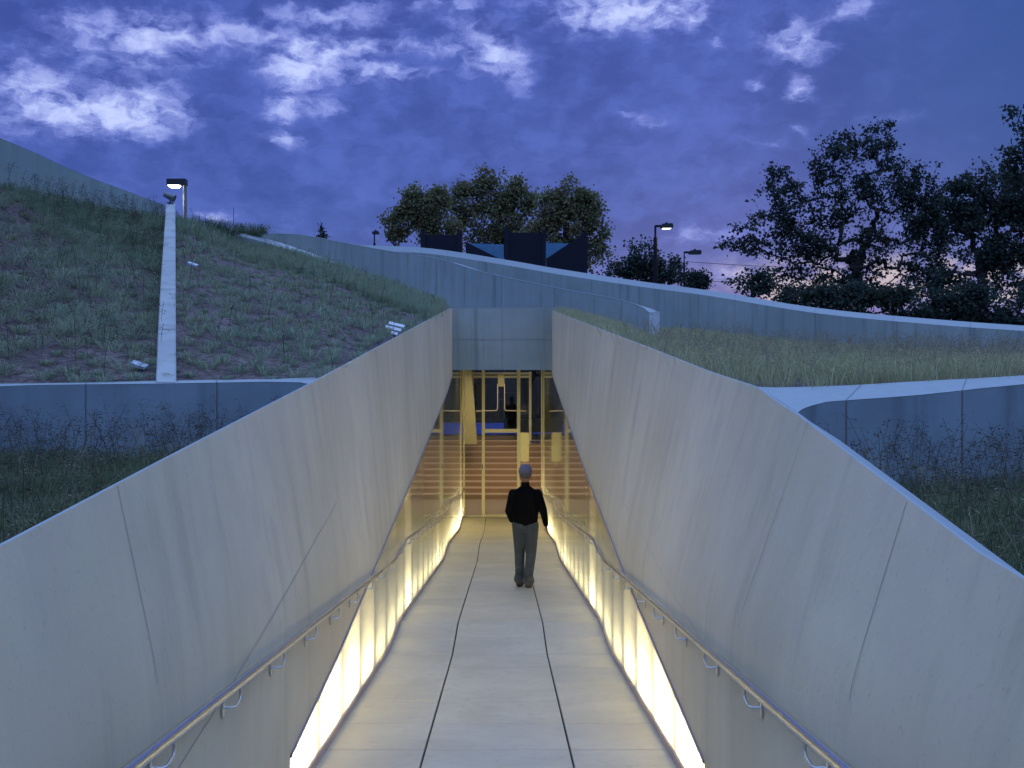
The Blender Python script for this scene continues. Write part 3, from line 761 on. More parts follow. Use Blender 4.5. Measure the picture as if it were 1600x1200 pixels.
m = MB(); m.box((h.x-.06, h.y-.1, h.z-.1), (h.x+.06, h.y+.12, h.z+.01)); m.build('vent_base', M_CONC2, vg)
for (px, py, w, lab) in ((304, 416, 7.5, 'small pale box cover on the slope right of the rib wall'), (222, 578, 12, 'small blue white box cover lying left of the rib wall foot')):
    h = ray_hit(px, py, hillR if px > 270 else hillL); m = MB(); w *= h.y/1800
    Mx = Matrix.Translation(h+Vector((0, -.02, .05))) @ Matrix.Rotation(R(18), 4, 'Y') @ Matrix.Rotation(R(15), 4, 'X')
    m.box((-w, -w*.7, -.02), (w, w*.7, .006), 0, Mx); m.box((-w*.3, -w*.3, .006), (w*.3, w*.3, .012), 0, Mx)
    tag(m.build('box_cover', simple('pale_plastic', (.5, .55, .62), .5)), lab, 'cover')

# ------------------------------------------------------------------ trees
def tree(name, label, d, trunk, lobes, ntwig, nleaf, lsize, cl, leafm, group=None, cat='tree', rtrunk=.16, dspread=1.0, gz=None):
    """trunk: pixel path of the stem; lobes: (px, py, rx, ry, weight) crown masses, at distance d"""
    s = d/1800; T = [P(x, y, d) for x, y in trunk]
    root = empty(name, T[0], label, cat, group)
    nodes = []; par = []
    def add(p, pa): nodes.append(Vector(p)); par.append(pa); return len(nodes)-1
    last = -1
    for i in range(len(T)-1):
        for k in range(5):
            last = add(T[i].lerp(T[i+1], k/5)+Vector((random.gauss(0, .03), random.gauss(0, .03), 0)), last)
    last = add(T[-1], last); n0 = len(nodes)
    L2 = []
    for l in lobes:
        L2.append((l[0], l[1], l[2]*.85, l[3]*.85, l[4]*.55))
        if l[2] > 9:
            for _k in range(6):
                a_ = random.random()*6.283; f_ = random.uniform(.28, .5); q_ = random.uniform(.6, 1.0)
                L2.append((l[0]+math.cos(a_)*l[2]*q_, l[1]-math.sin(a_)*l[3]*q_, l[2]*f_, l[3]*f_, l[4]*1.0))
    lobes = L2
    W_ = [l[4]*(l[2]*l[3])**.9 for l in lobes]; tips = []
    for _ in range(ntwig):
        l = random.choices(lobes, W_)[0]
        while 1:
            u = Vector((random.uniform(-1, 1), random.uniform(-1, 1), random.uniform(-1, 1)))
            if u.length < 1: break
        u = u*1.12
        rr = min(l[2], l[3]*1.3)
        c = P(l[0], l[1], d); c += Vector((u.x*l[2]*s, u.y*rr*s*dspread, u.z*l[3]*s))
        tips.append(c)
    org = T[-1]; tips.sort(key=lambda q: (q-org).length)
    arr = np.array([tuple(q) for q in nodes]+[(0, 0, 0)]*(ntwig*4+8)); cnt = len(nodes)
    ends = []
    for t in tips:
        tv = np.array(tuple(t)); df = arr[:cnt]-tv; dist = np.sqrt((df**2).sum(1))
        pen = np.where(arr[:cnt, 2] > t.z+.2*(d/40), 1.5, 0)+np.where(np.arange(cnt) < n0, .25, 0)
        j = int(np.argmin(dist+pen)); a = nodes[j]; L = (t-a).length; k = max(1, min(3, int(L/(.35*d/40))))
        prev = j
        for i in range(1, k+1):
            f = i/k; q_ = a.lerp(t, f)+Vector((random.gauss(0, 1), random.gauss(0, 1), 0))*L*.04*(f < 1)+Vector((0, 0, -L*.10*math.sin(math.pi*f)))
            prev = add(q_, prev); arr[cnt] = tuple(q_); cnt += 1
            if cnt >= len(arr)-2: arr = np.concatenate([arr, np.zeros((ntwig, 3))])
        ends.append(prev)
    wt = [0.0]*len(nodes)
    for e in ends: wt[e] += 1
    for i in range(len(nodes)-1, -1, -1):
        if par[i] >= 0: wt[par[i]] += wt[i]
    mx = max(wt); rad = [max(.006*d/40, rtrunk*(w/mx)**.48) for w in wt]
    m = MB()
    for i in range(len(nodes)):
        if par[i] >= 0 and (nodes[i]-nodes[par[i]]).length > 1e-4:
            m.tube([nodes[par[i]], nodes[i]], [min(rad[par[i]], rad[i]*1.35), rad[i]], 6 if rad[i] > .04 else 3, cap=False)
    m.build('trunk', M_BARK, root)
    E = np.array([tuple(nodes[e]) for e in ends]); k = len(E)*nleaf
    keep = np.repeat(RNG.uniform(.3, 1.0, len(E)), nleaf) > RNG.random(k)*.9
    B = np.repeat(E, nleaf, 0)+RNG.normal(0, cl, (k, 3))*np.array([1, 1, .8]); B = B[keep]; k = len(B)
    ax = RNG.normal(0, 1, (k, 3)); ax[:, 2] = ax[:, 2]*.6-.3; ax /= np.linalg.norm(ax, axis=1)[:, None]
    o = np.cross(ax, RNG.normal(0, 1, (k, 3))); o /= np.linalg.norm(o, axis=1)[:, None]; nn = np.cross(ax, o)
    L = (lsize*RNG.uniform(.6, 1.3, k))[:, None]
    V = np.stack([B, B+ax*L*.35+o*L*.48+nn*L*.06, B+ax*L*.62+o*L*.22, B+ax*L, B+ax*L*.62-o*L*.22, B+ax*L*.35-o*L*.48+nn*L*.06], 1).reshape(-1, 3)
    i = (np.arange(k)*6)[:, None, None]; Tt = (np.array([[0, 1, 2], [0, 2, 3], [0, 3, 4], [0, 4, 5]])[None]+i).reshape(-1, 3)
    np_mesh('foliage', V, Tt, leafm, parent=root); return root
GM = 'trees behind the black columns'
tree('plane_tree', 'leftmost and lowest of the three leafy trees behind the black columns', 58, [(672,545),(672,470),(670,400),(666,370)],
     [(665,330,32,30,1),(630,350,28,24,.9),(640,335,22,22,.9),(690,345,26,30,1),(655,365,34,16,.8)], 620, 20, .15, .17, M_LEAFM, GM, rtrunk=.14)
tree('plane_tree', 'tallest middle tree of the three behind the black columns', 61, [(778,545),(778,450),(778,380),(779,340)],
     [(778,295,30,30,1.1),(735,312,30,26,1),(815,312,24,28,1),(770,345,62,30,1),(715,335,18,24,.8),(775,380,50,20,.6)], 1000, 20, .15, .17, M_LEAFM, GM, rtrunk=.17)
tree('plane_tree', 'rightmost of the three leafy trees behind the black columns', 57, [(885,545),(885,460),(884,400),(886,350)],
     [(890,310,26,26,1),(860,322,24,24,1),(910,335,26,30,1),(932,350,17,34,.9),(885,355,52,30,1),(925,400,24,26,1),(870,395,34,22,.6)], 900, 20, .15, .17, M_LEAFM, GM, rtrunk=.16)
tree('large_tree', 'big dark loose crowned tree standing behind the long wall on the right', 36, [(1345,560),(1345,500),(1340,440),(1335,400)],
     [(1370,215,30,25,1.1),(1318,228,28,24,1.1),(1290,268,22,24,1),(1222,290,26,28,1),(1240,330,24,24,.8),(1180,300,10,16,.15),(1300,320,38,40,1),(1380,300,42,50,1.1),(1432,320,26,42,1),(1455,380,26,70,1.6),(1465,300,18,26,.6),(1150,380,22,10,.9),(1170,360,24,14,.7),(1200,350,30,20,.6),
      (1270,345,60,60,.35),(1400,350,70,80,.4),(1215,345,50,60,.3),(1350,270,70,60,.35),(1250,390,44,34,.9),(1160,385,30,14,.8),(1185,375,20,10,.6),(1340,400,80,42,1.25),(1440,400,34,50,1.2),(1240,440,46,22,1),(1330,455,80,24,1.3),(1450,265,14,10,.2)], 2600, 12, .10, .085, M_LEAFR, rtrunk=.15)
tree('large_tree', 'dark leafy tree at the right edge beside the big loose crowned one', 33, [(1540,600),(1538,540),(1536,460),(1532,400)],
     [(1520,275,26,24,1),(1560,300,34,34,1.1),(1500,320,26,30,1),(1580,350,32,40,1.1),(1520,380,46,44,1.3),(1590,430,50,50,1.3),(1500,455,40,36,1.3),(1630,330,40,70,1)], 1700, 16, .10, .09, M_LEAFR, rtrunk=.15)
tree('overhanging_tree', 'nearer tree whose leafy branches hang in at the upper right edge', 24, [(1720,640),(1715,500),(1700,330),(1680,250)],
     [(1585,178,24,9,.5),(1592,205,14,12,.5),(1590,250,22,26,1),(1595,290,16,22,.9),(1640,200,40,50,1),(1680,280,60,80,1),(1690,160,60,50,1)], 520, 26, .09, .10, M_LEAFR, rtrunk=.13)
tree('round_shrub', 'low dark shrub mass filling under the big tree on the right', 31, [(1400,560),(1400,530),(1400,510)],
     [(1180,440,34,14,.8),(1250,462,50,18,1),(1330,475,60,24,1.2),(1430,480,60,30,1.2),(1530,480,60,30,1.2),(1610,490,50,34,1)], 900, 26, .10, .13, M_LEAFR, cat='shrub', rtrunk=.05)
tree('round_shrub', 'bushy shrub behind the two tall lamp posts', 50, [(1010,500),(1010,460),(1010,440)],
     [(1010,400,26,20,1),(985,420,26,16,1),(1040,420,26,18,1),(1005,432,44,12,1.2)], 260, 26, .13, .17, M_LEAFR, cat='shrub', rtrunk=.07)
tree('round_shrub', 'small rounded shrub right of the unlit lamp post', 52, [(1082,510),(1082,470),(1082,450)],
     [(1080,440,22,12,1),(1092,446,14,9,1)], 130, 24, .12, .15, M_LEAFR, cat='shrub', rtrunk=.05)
tree('young_conifer', 'tiny young conifer poking above the curved wall', 44, [(502,400),(502,375),(502,352)],
     [(502,352,2.5,5,1),(503,362,5,5,1),(504,370,9,5,1.2)], 34, 14, .08, .06, M_LEAFR, cat='tree', rtrunk=.03)
tree('sapling', 'thin little sapling near the pale capped stub wall', 44, [(412,400),(412,368),(412,352)], [(412,358,3,8,1)], 14, 10, .08, .06, M_LEAFR, cat='tree', rtrunk=.02)
def fountain(px, py, d, r, h, n, label):
    b = P(px, py, d); k = n; V, T = tufts(np.array([tuple(b)]), k, h, r*.4, .008, lean=.95, arch=.75, clump=np.array([1.0]))
    o = np_mesh('grass_clump', V-np.array(tuple(b)), T, M_BED); o.location = b; return tag(o, label, 'grass clump', 'arching grass clumps on the hill crest')
fountain(343, 378, 22.3, .8, .50, 620, 'wide arching grass clump on the crest just right of the lit lamp post')
fountain(393, 374, 23.4, .4, .42, 420, 'round arching grass clump behind the pale capped stub wall')
fountain(314, 366, 21.8, .8, .42, 480, 'loose feathery grass clump at the base of the lit lamp post')

# ------------------------------------------------------------------ street lamps
def lamp(label, px, ytop, ybase, d, pole_px, hx0, hx1, hy0, hy1, lit, dark=True, collar=True, power=40):
    s = d/1800; base = P(px, ybase, d); root = empty('street_lamp', base, label, 'street lamp', 'street lamps on the hill')
    pm = M_BLACK if dark else M_POLEL; r = pole_px*s/2; top = P(px, ytop, d)
    m = MB(); neck = P(px, hy1+ (14 if collar else 0), d)
    m.tube([base, neck], [r, r], 12)
    if collar: m.tube([neck, P(px, hy0+3, d)], r*.55, 8)
    m.build('pole', pm, root)
    m = MB(); hd = .34/2; a = P(hx0, hy1, d); b = P(hx1, hy0, d); w = b.x-a.x; hh = b.z-a.z
    lo = Vector((a.x, d-hd, a.z)); n = 10
    prof = [(0, .25), (.08, .0), (.94, 0), (1.0, .14), (1.0, .72), (.93, 1.0), (.3, 1.0), (.1, .86)]
    if not dark: prof = [(0, 0), (1, 0), (1, .96), (.97, 1), (.02, 1), (0, .95)]
    rows = [[Vector((lo.x+u*w, d+sd*hd*(.86 if abs(sd) == 1 else .8 if 0 else 1), lo.z+v*hh)) for u, v in prof] for sd in (-1, 1)]
    m.grid(rows, 0, False, True); m.poly(rows[0][::-1]); m.poly(rows[1])
    if dark: m.tube([Vector((lo.x+w*.5, d, b.z)), Vector((lo.x+w*.5, d, b.z+2.2*s))], 1.6*s, 8)
    fixn(m.build('lamp_head', M_LAMPM, root))
    if collar:
        m = MB(); zz = P(px, (hy0+hy1)/2, d).z; m.box((min(px, hx0, hx1)*0+P(min(px, hx0), 0, d).x, d-.05, zz-1.6*s), (P(max(px, hx0), 0, d).x+.02, d+.05, zz+1.6*s)); m.build('arm', pm, root)
    if lit:
        m = MB(); u0, u1 = (.12, .88) if dark else (.04, .66)
        prof = [(-1, 0), (-.6, -.75), (.6, -.75), (1, 0)]; dep = (1.6 if dark else 4.5)*s
        cx = lo.x+w*(u0+u1)/2; hw = w*(u1-u0)/2
        rows = [[Vector((cx+u*hw, d+yy*hd*.8, a.z+.003+v*dep)) for u, v in prof] for yy in (-1, 1)]
        m.grid(rows, 0, False); m.poly(rows[0]); m.poly(rows[1][::-1]); m.build('lens', emis('lamp_glow', (1, .93, .75), 9 if not dark else 3), root)
        la = bpy.data.lights.new('bulb', 'SPOT'); la.energy = power; la.color = (1, .93, .75); la.spot_size = R(150); la.spot_blend = 1; la.shadow_soft_size = .15
        o = bpy.data.objects.new('bulb', la); COL.objects.link(o); o.location = (cx, d, a.z-dep-.03); attach(o, root)
    return root
lamp('lit box headed street lamp on a grey pole rising behind the left slope', 289, 291, 470, 38, 6, 262, 291.5, 280, 290, True, dark=False, collar=False, power=160)
lamp('lit black street lamp on a thick pole, nearer of the right hand pair', 1024, 352, 520, 38, 6.2, 1032, 1051, 349.5, 357, True, power=60)
l3 = lamp('unlit slim street lamp, farther right of the black lit one', 1069, 392, 540, 52, 3.2, 1076, 1095.5, 391, 397.5, False)
m = MB(); q_ = P(1064, 417, 52); m.box((q_.x-.06, 51.9, q_.z-.1), (q_.x+.06, 52.1, q_.z+.1)); m.tube([P(1064, 418, 52), P(1074, 415, 52)], .02, 6); m.build('control_box', simple('blue_grey_box', (.08, .12, .2), .5), l3)
lamp('short stubby unlit street lamp seen above the wall left of the trees', 585, 370, 520, 58, 3.8, 581.5, 592.5, 361.5, 366, False)
m = MB(); m.tube([P(365, 420, 60), P(365, 324, 60)], [.03, .012], 6); tag(m.build('antenna_mast', M_LAMPM), 'thin bare mast standing far behind the hill crest', 'mast')
for k, (y0, y1) in enumerate(((409, 411), (437, 440))):
    m = MB(); m.tube([P(1075, y0, 90).lerp(P(1420, y1+6, 90), t/10)+Vector((0, 0, -.25*math.sin(math.pi*t/10))) for t in range(11)], .02, 4)
    tag(m.build('power_line', M_BLACK), ('upper' if k == 0 else 'lower')+' thin power line crossing the sky left of the big tree', 'power line')

# ------------------------------------------------------------------ black columns (memorial)
def slab_thing(label, pieces, d, name='memorial_column', blue=False, th=.5):
    root = empty(name, P(pieces[0][1][0][0], 470, d), label, 'memorial column' if not blue else 'blue panel', 'dark columns above the curved wall' if not blue else 'blue slabs between the columns')
    for nm, poly, dy, t in pieces:
        m = MB(); f = [P(x, y, d+dy) for x, y in poly]; b = [p+Vector((0, t, 0)) for p in f]
        m.poly(f); m.poly(b[::-1])
        for i in range(len(f)): j = (i+1) % len(f); m.poly([f[i], b[i], b[j], f[j]])
        fixn(m.build(nm, M_BLUEP if blue else M_DARKP, root))
B0 = 470
slab_thing('low black column with two raised edges, leftmost above the curved wall', [('panel', [(665,367),(715,367),(715,B0),(665,B0)], .25, .35), ('edge_post', [(657,361),(665,361.5),(665,B0),(657,B0)], 0, .8), ('edge_post', [(714.5,359),(722,360),(722,B0),(714.5,B0)], 0, .8)], 47)
slab_thing('small dark wedge shaped column sloping down to the right', [('panel', [(727.5,377),(733,380.5),(790,409),(790,B0),(727.5,B0)], 0, .3)], 46)
slab_thing('tall black column with two raised edges in the middle', [('panel', [(795,363),(848,364),(848,B0),(795,B0)], .25, .35), ('edge_post', [(787.5,356),(795.5,356.5),(795.5,B0),(787.5,B0)], 0, .8), ('edge_post', [(847.5,358),(853,358.5),(853,B0),(847.5,B0)], 0, .8)], 45)
slab_thing('black column with a diagonal top, rightmost above the curved wall', [('panel', [(853.5,404),(911,366),(911,B0),(853.5,B0)], .02, .3), ('edge_post', [(910.5,363),(918,363),(918,B0),(910.5,B0)], 0, .7)], 46.5)
slab_thing('blue stone panel between the wedge and the tall black column', [('panel', [(730,380),(787,382),(787,B0),(730,B0)], 0, .15)], 48, 'memorial_slab', True)
slab_thing('blue stone panel between the tall and the diagonal black columns', [('panel', [(853,380),(888,380),(888,B0),(853,B0)], 0, .15)], 48.5, 'memorial_slab', True)

# ------------------------------------------------------------------ handrails
def handrail(side, label):
    xr = (XL+.055 if side < 0 else XR-.055); H = .95
    root = empty('handrail', (xr, 3, CZ+fz(3)), label, 'handrail', 'steel handrails along the ramp')
    ds = [-7, 11.69, 13.1, 22.4, 24.3, 30.1, 31.6]
    pts = []
    for i, d in enumerate(ds):
        if 0 < i < len(ds)-1: pts += [W3(xr, d-.06, fz(d-.06)+H), W3(xr, d, fz(d)+H-.001), W3(xr, d+.06, fz(d+.06)+H)]
        else: pts.append(W3(xr, d, fz(d)+H))
    pts += [W3(xr, 31.75, fz(31.7)+H-.02), W3(xr, 31.8, fz(31.7)+H-.09), W3(xr+side*.04, 31.8, fz(31.7)+H-.11)]
    m = MB(); m.tube(pts, .0215, 14); m.build('rail', M_STEEL, root)
    for d in [1.9, 2.87]+list(np.arange(3.84, 31.2, .98)):
        z = fz(d)+H; dz = (fz(d+.1)-fz(d-.1))/.2; m = MB()
        wx = XL if side < 0 else XR
        m.tube([W3(xr, d+.05, z-.018+dz*.05), W3(xr, d+.05, z-.058+dz*.05), W3(xr, d+.035, z-.075), W3(xr, d-.035, z-.082), W3(xr+side*.006, d-.05, z-.082), W3(wx, d-.06, z-.082)], .0062, 8)
        c = W3(wx-side*.004, d-.06, z-.092); ring = []
        for off in (0.0, -side*.007):
            ring.append([c+Vector((off, .014*math.cos(t*math.pi/8), .034*math.sin(t*math.pi/8))) for t in range(16)])
        m.grid(ring, 0, True, True); m.poly(ring[1]); m.poly(ring[0])
        m.build('bracket', M_STEEL, root)
handrail(-1, 'brushed steel handrail on the left wall of the ramp')
handrail(1, 'brushed steel handrail on the right wall of the ramp')

# ------------------------------------------------------------------ entrance glazing
def bx(m, px0, py0, px1, py1, d, t=.06, mi=0):
    a = P(px0, py1, d); b = P(px1, py0, d); m.box((a.x, d, a.z), (b.x, d+t, b.z), mi)
gd = empty('glass_entrance', W3(-.05, 32.7, -4.51), 'full height glazed entrance with cream metal frames at the foot of the ramp', 'glass entrance')
for (x0, y0, x1, y1, nm) in ((752.8,560,757.6,808,'mullion'), (807.8,560,813,808,'mullion'), (757.6,670.5,807.8,676,'transom'), (757.6,804,807.8,808,'bottom_rail'), (813,804.5,849,808,'bottom_rail'), (721,805.5,752.8,808,'bottom_rail')):
    m = MB(); bx(m, x0, y0, x1, y1, 32.7, .07); m.build(nm, M_FRAME, gd)
m = MB(); bx(m, 724, 560, 726, 808, 32.7, .05); m.build('side_frame', M_FRAME, gd); m = MB(); bx(m, 845.5, 560, 847.5, 808, 32.7, .05); m.build('side_frame', M_FRAME, gd)
for x0, x1, y0, y1, dd in ((726, 752.8, 560, 806, 32.735), (757.6, 807.8, 560, 670.5, 32.735), (757.6, 807.8, 676, 804, 32.73), (813, 845.5, 560, 805, 32.735)):
    m = MB(); a = P(x0, y1, dd); b = P(x1, y0, dd); m.box((a.x, dd, a.z), (b.x, dd+.01, b.z)); m.build('glass_pane', M_GLASS, gd)
m = MB(); bx(m, 753.6, 726, 754.8, 732, 32.66, .04); m.build('lock', M_BLACK, gd)

# interior
RX0, RX1 = -3.4, 3.3
M_INW = simple('interior_plaster', (.55, .50, .42), .85)
M_NAVY = simple('navy_wall', (.012, .02, .09), .25, 0, .3, .8)
m = MB(); m.box((RX0, 32.78, CZ-4.56), (RX1, 54, CZ-4.515)); tag(m.build('interior_floor', simple('pink_stone_floor', (.50, .40, .36), .35, 0, .06, 3)), kind='structure')
im = empty('entrance_hall', W3(0, 40, -4.5), 'dim entrance hall shell behind the glazed entrance, dark blue at the back', 'room')
m = MB(); m.box((RX0-.2, 26.36, CZ-.2), (RX1+.2, 54.2, CZ-.05)); m.build('ceiling', simple('dark_ceiling', (.03, .035, .06), .8), im)
m = MB(); m.box((RX0-.2, 32.8, CZ-4.7), (RX0, 54.2, CZ-.2)); m.build('wall', M_NAVY, im)
m = MB(); m.box((RX1, 32.8, CZ-4.7), (RX1+.2, 54.2, CZ-.2)); m.build('wall', M_NAVY, im)
m = MB(); m.box((RX0, 54, CZ-4.7), (RX1, 54.2, CZ-.2)); m.build('wall', M_NAVY, im)
for s_, x in ((-1, XL-.04), (1, XR+.04)):
    m = MB(); m.box((min(x+s_*.34, x+s_*2.4), 32.6, CZ-4.7), (max(x+s_*.34, x+s_*2.4), 32.8, CZ-.2)); m.build('wall', M_INW, im)
m = MB(); m.box((RX0, 39.9, CZ-2.9), (RX1, 54, CZ-2.81)); m.build('upper_floor', simple('dark_floor', (.10, .09, .12), .3), im)
# windows and frames at the back
for i in range(5):
    m = MB(); xx = -2.6+i*1.3; m.box((xx-.03, 50, CZ-2.8), (xx+.03, 50.05, CZ-.2)); m.box((xx, 50, CZ-1.5-.3*(i % 2)), (xx+1.3, 50.04, CZ-1.47-.3*(i % 2)))
    m.build('window_frame', simple('dim_blue_frame', (.05, .07, .2), .5), im)
m = MB(); m.box((-1.2, 49.5, CZ-2.6), (-.2, 49.7, CZ-1.1)); m.build('display_panel', simple('dim_brown_panel', (.10, .075, .06), .6), im)
m = MB(); m.box((.6, 49.5, CZ-2.4), (1.5, 49.7, CZ-1.0)); m.build('display_panel', simple('dim_grey_panel', (.07, .07, .12), .6), im)
# stairs
st = empty('staircase', W3(0, 36.9, -4.51), 'wide brown stair with pale pink nosings rising behind the glass', 'stairs')
M_TREAD = simple('pale_tread', (.80, .60, .52), .5, 0, .05); M_RISER = simple('brown_riser', (.40, .24, .13), .6, 0, .12, 3)
for k in range(10):
    y = 36.9+.30*k; z = -4.51+.17*k
    m = MB(); m.box((RX0, y, CZ+z+.0), (RX1, y+.32, CZ+z+.135), 1); m.box((RX0, y-.012, CZ+z+.136), (RX1, y+.30, CZ+z+.17), 0)
    m.build('step', [M_TREAD, M_RISER], st)
ct = empty('low_counter', P(771, 693, 40.2), 'low tan counter at the top of the stairs', 'counter')
for x0, x1 in ((738, 781.6), (782.2, 804)):
    m = MB(); bx(m, x0, 681, x1, 692, 40.2, .5); m.build('counter_front', simple('tan_panel', (.42, .32, .18), .6), ct)
m = MB(); bx(m, 718, 692.5, 850, 697, 39.85, .1); tag(m.build('stair_edge_band', simple('mauve_band', (.28, .22, .34), .5)), 'pale mauve edging band along the top of the stairs', 'edging')
m = MB(); bx(m, 716, 661, 787, 681, 43, .1); tag(m.build('blue_screen', emis('blue_screen_glow', (.03, .08, .60), .34)), 'glowing blue screen low behind the counter', 'screen')
m = MB(); bx(m, 787, 676, 850, 681, 43, .1); tag(m.build('blue_light_strip', emis('blue_strip_glow', (.03, .07, .55), .35)), 'thin blue light strip right of the blue screen', 'light strip')
fr = empty('inner_frame', W3(-.1, 39.5, -2.8), 'cream inner door frame above the stairs behind the glass', 'door frame')
for (x0, y0, x1, y1, nm) in ((736,581,740,694,'post'), (826.5,581,830.5,694,'post'), (740,582,826.5,585.2,'head_rail'), (740,586.8,826.5,590.5,'head_rail')):
    m = MB(); bx(m, x0, y0, x1, y1, 39.5, .1); m.build(nm, M_FRAME, fr)
m = MB(); bx(m, 778, 585, 788, 604, 37.5, .15); tag(m.build('ceiling_box', simple('olive_box', (.34, .31, .12), .6)), 'olive box unit hanging under the ceiling behind the glass', 'box unit')
for sgn, x in ((-1, 777.6), (1, 788.4)):
    m = MB(); m.tube([P(x, 600, 37.4), P(x, 638, 37.4), P(x+sgn*2, 641.5, 37.4), P(x+sgn*34, 642.3, 37.4)], .013, 6)
    tag(m.build('hanging_conduit', simple('pale_conduit', (.65, .55, .5), .5)), ('left' if sgn < 0 else 'right')+' thin L shaped pale rod hanging from the olive box', 'rod')
m = MB(); bx(m, 811, 676, 826.5, 721, 35.0, .05); bx(m, 812, 674, 813, 677, 35.0); bx(m, 819.3, 721, 820.8, 728, 35.0, .03)
tag(m.build('hanging_sign_board', simple('cream_board', (.72, .62, .32), .5)), 'blank cream board hanging above the walking man', 'board')
# leaning yellow column inside
cm = empty('leaning_column', P(732, 694, 38), 'broad leaning cream column lit yellow at the left behind the glass', 'column')
m = MB(); f = [P(721,578,37.8), P(737,578,37.8), P(745.5,694,37.8), P(724,694,37.8)]; b = [p+Vector((0, .5, 0)) for p in f]
m.poly(f); [m.poly([f[i], b[i], b[(i+1) % 4], f[(i+1) % 4]]) for i in range(4)]; fixn(m.build('shaft', simple('cream_column', (.46, .41, .20), .6), cm))
for px in (727.5, 835.5):
    m = MB(); c = P(px, 684, 38.5); ring = [[c+Vector((r*math.cos(t*math.pi/8), yy, r*math.sin(t*math.pi/8))) for t in range(16)] for r, yy in ((.075, 0), (.055, -.03), (.03, -.03))]
    m.grid(ring, 0, True, True); m.poly(ring[-1]); m.box((c.x-.16, 38.5, c.z-.19), (c.x+.19, 38.55, c.z-.10), 1)
    tag(m.build('round_fitting', [M_BLACK, M_NAVY]), ('left' if px < 780 else 'right')+' small round dark fitting above the stair side behind the glass', 'fitting')
def area(name, loc, rot, sx, sy, en, col, parent):
    la = bpy.data.lights.new(name, 'AREA'); la.shape = 'RECTANGLE'; la.size = sx; la.size_y = sy; la.energy = en; la.color = col
    o = bpy.data.objects.new(name, la); COL.objects.link(o); o.location = loc; o.rotation_euler = rot; attach(o, parent); return o
HALL = 75
area('unseen_ceiling_lamp', (0, 36.2, CZ-.25), (R(-8), 0, 0), 3, .5, HALL, (1, .78, .5), im)
area('unseen_ceiling_lamp', (-.05, 29.2, CZ-.21), (0, 0, 0), 1.4, 1.0, 30, (1, .86, .48), im)  # unseen vestibule lamp, added to brighten the mullions and nearby floor
area('unseen_ceiling_lamp', (0, 34.0, CZ-.25), (0, 0, 0), 2.0, .4, HALL*.35, (1, .84, .5), im)

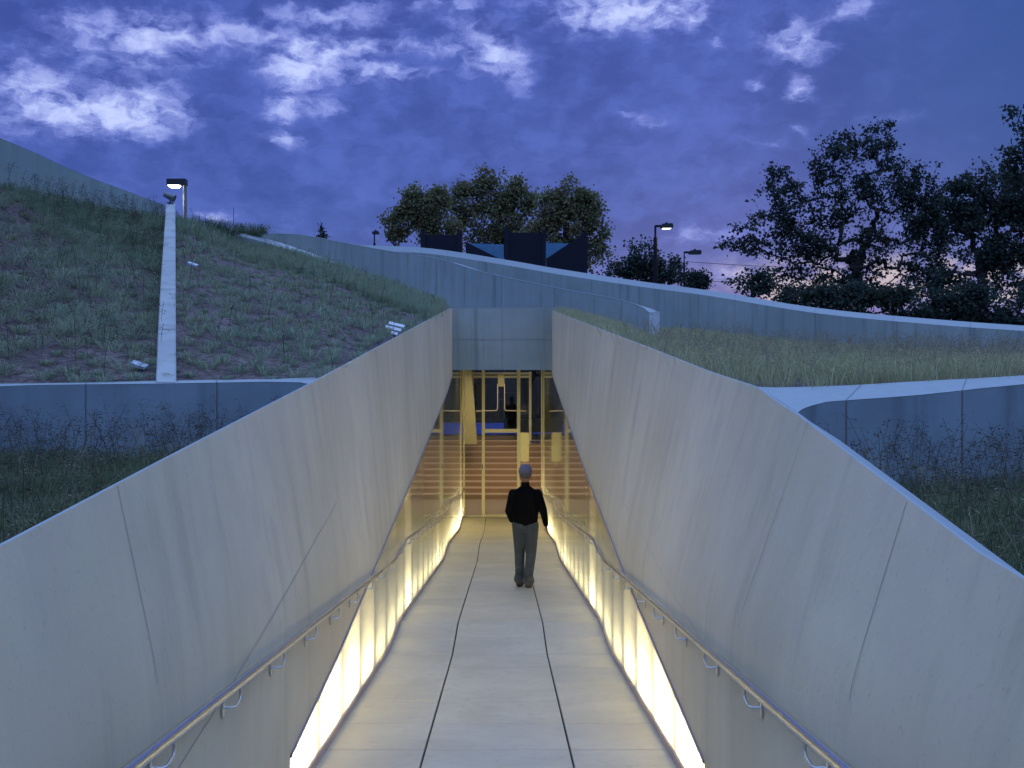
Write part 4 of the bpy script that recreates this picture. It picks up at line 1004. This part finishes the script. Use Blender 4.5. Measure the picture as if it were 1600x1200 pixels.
# ------------------------------------------------------------------ the walking man
def person():
    D0 = 17.2; O = W3(.315, D0, fz(D0)); root = empty('person', O, 'person in black jacket, grey jeans and flat grey cap walking down the ramp', 'person')
    def blob(spec, voxel, name, mat, parent, smooth=4):
        m = MB()
        for it in spec:
            p0, r0, p1, r1 = it[:4]; sq = it[4] if len(it) > 4 else (1, 1)      # squash x, y
            p0 = Vector(p0); p1 = Vector(p1); ax = p1-p0; L = ax.length
            if L < 1e-5: ax = Vector((0, 0, 1)); 
            ax.normalize(); u = ax.cross(Vector((0, 1, 0)));
            if u.length < .1: u = ax.cross(Vector((1, 0, 0)))
            u.normalize(); v = ax.cross(u); rings = []
            for t in range(-4, 1):
                a = t/4*math.pi/2; rings.append((p0+ax*math.sin(a)*r0, max(.002, r0*math.cos(a))))
            for t in range(0, 5):
                a = t/4*math.pi/2; rings.append((p1+ax*math.sin(a)*r1, max(.002, r1*math.cos(a))))
            n = 14
            G = []
            for c, r in rings:
                row = []
                for j in range(n):
                    o = (u*math.cos(2*math.pi*j/n)+v*math.sin(2*math.pi*j/n))*r; row.append(O+c+Vector((o.x*sq[0], o.y*sq[1], o.z)))
                G.append(row)
            m.grid(G, 0, True, True); m.poly(G[0][::-1]); m.poly(G[-1])
        o = m.build(name, mat, parent); fixn(o)
        r = o.modifiers.new('r', 'REMESH'); r.mode = 'VOXEL'; r.voxel_size = voxel; r.use_smooth_shade = True
        s = o.modifiers.new('s', 'SMOOTH'); s.factor = .5; s.iterations = smooth
        dg = bpy.context.evaluated_depsgraph_get(); me = bpy.data.meshes.new_from_object(o.evaluated_get(dg))
        me.name = name; me.materials.clear(); me.materials.append(mat); o.modifiers.clear(); o.data = me; return o
    skin = simple('skin', (.32, .15, .11), .6, 0, .06); jk = simple('black_fleece', (.006, .006, .006), .95, 0, .3, 30, .05)
    jn = simple('grey_denim', (.06, .072, .085), .9, 0, .3, 14, .2); sh = simple('brown_leather', (.055, .045, .035), .6, 0, .3, 20)
    hair = simple('grey_hair', (.10, .09, .085), .9)
    # joints (x right, y ahead, z up)
    hipL, hipR = (-.095, 0, .92), (.095, 0, .92)
    knL, knR = (-.085, .07, .50), (.085, -.02, .51)
    anL, anR = (-.085, .04, .10), (.045, -.10, .11)
    shL, shR = (-.185, 0, 1.43), (.185, 0, 1.43)
    elL, elR = (-.245, -.06, 1.14), (.265, -.02, 1.15)
    wrL, wrR = (-.20, .13, .98), (.31, .05, .92)
    body = [((0, 0, .93), .135, (0, 0, 1.10), .125, (1.05, .75)), ((0, 0, 1.10), .125, (0, .0, 1.34), .145, (1.1, .72)), ((-.12, 0, 1.385), .05, (.12, 0, 1.385), .05),
            ((0, .0, 1.42), .062, (0, .02, 1.56), .055), ((0, .025, 1.63), .082, (0, .035, 1.69), .085, (.92, 1.08)), ((0, .07, 1.58), .045, (0, .085, 1.60), .045),
            ((0, .125, 1.62), .012, (0, .135, 1.605), .014), ((-.078, .03, 1.61), .016, (-.08, .025, 1.65), .018, (.6, 1)), ((.078, .03, 1.61), .016, (.08, .025, 1.65), .018, (.6, 1))]
    for hp, kn, an in ((hipL, knL, anL), (hipR, knR, anR)):
        body += [(hp, .085, kn, .052), (kn, .052, an, .036), (an, .036, (an[0], an[1]+.13, .045), .03)]
    for s, sd, e, w in ((-1, shL, elL, wrL), (1, shR, elR, wrR)):
        body += [((sd[0], sd[1], sd[2]-.05), .045, e, .04), (e, .04, w, .027)]
        w = Vector(w); f = (w-Vector(e)).normalized(); f = (f+Vector((0, 0, -.35 if s > 0 else 0))).normalized()
        side = Vector((0, 1, 0)); side = (side-f*side.dot(f)).normalized(); nrm_ = f.cross(side)
        body += [(tuple(w), .026, tuple(w+f*.085), .024, (.75, 1.0)), (tuple(w+f*.07-side*.018), .019, tuple(w+f*.07+side*.02), .019, (.7, 1))]
        for k in range(4):
            o = w+f*.085+side*(-.029+.019*k); l = (.068, .078, .073, .056)[k]; c = nrm_*(s*.012)
            body += [(tuple(o), .0095, tuple(o+f*l*.5), .009), (tuple(o+f*l*.5), .009, tuple(o+f*l*.9+c*1.6), .008)]
        o = w+f*.03+side*.026; body += [(tuple(o), .012, tuple(o+f*.035+side*.022), .0105), (tuple(o+f*.035+side*.022), .0105, tuple(o+f*.07+side*.022), .009)]
    bo = blob(body, .0065, 'body', skin, root, 3)
    tag(bo)
    jacket = [((0, 0, .92), .135, (0, 0, 1.10), .140, (1.22, .80)), ((0, 0, 1.10), .140, (0, -.005, 1.33), .148, (1.28, .80)), ((-.10, -.005, 1.385), .085, (.10, -.005, 1.385), .085),
              ((-.06, 0, 1.43), .07, (.06, 0, 1.43), .07), ((0, .01, 1.43), .075, (0, .02, 1.545), .062),
              ((-.185, 0, 1.39), .070, elL, .062), (elL, .062, wrL, .046), ((.185, 0, 1.39), .070, elR, .060), (elR, .060, (wrR[0]-.003, wrR[1]-.01, wrR[2]+.01), .042),
              ((-.08, 0, .88), .10, (-.09, 0, 1.2), .11), ((.08, 0, .88), .10, (.09, 0, 1.2), .11), ((0, 0, .88), .11, (0, 0, 1.2), .12)]
    bj = blob(jacket, .013, 'jacket', jk, root, 4)
    # flatten the hem: cut below
    bm = bmesh.new(); bm.from_mesh(bj.data)
    for v in bm.verts:
        zl = v.co.z-O.z; xl = v.co.x-O.x
        if zl < .87 and abs(xl) < .21: v.co.z = O.z+.87+(zl-.87)*.05
    bm.to_mesh(bj.data); bm.free()
    jeans = [((-.06, 0, .90), .118, (.06, 0, .90), .118, (1, .95))]
    for hp, kn, an in ((hipL, knL, anL), (hipR, knR, anR)):
        jeans += [(hp, .108, kn, .080), (kn, .080, (an[0], an[1], .17), .068), ((an[0], an[1], .17), .072, (an[0], an[1]-.01, .115), .086, (1.05, 1.1)), ((an[0]*.9, an[1]-.03, .26), .072, (an[0], an[1]-.03, .24), .074)]
    bj = blob(jeans, .012, 'jeans', jn, root, 2)
    for an in (anL, anR):
        s = [((an[0], an[1]-.06, .058), .056, (an[0], an[1]+.15, .048), .050, (1.08, 1)), ((an[0], an[1]-.02, .07), .058, (an[0], an[1]+.0, .12), .055)]
        o = blob(s, .010, 'shoe', sh, root, 2); 
        for v in o.data.vertices: v.co.z = max(v.co.z, O.z+.004)
    # cap: dome, band and short peak ahead
    cap = [((0, .015, 1.722), .100, (0, .03, 1.735), .094, (1.06, 1.18)), ((0, .015, 1.695), .092, (0, .015, 1.70), .092, (1.06, 1.12)), ((0, .09, 1.72), .05, (0, .16, 1.70), .03, (1.7, 1))]
    cpo = blob(cap, .008, 'cap', simple('grey_cap', (.13, .13, .18), .9), root, 3)
    blob([((0, -.012, 1.685), .082, (0, -.005, 1.70), .088, (1.03, 1.0))], .009, 'hair', hair, root, 2)
person()
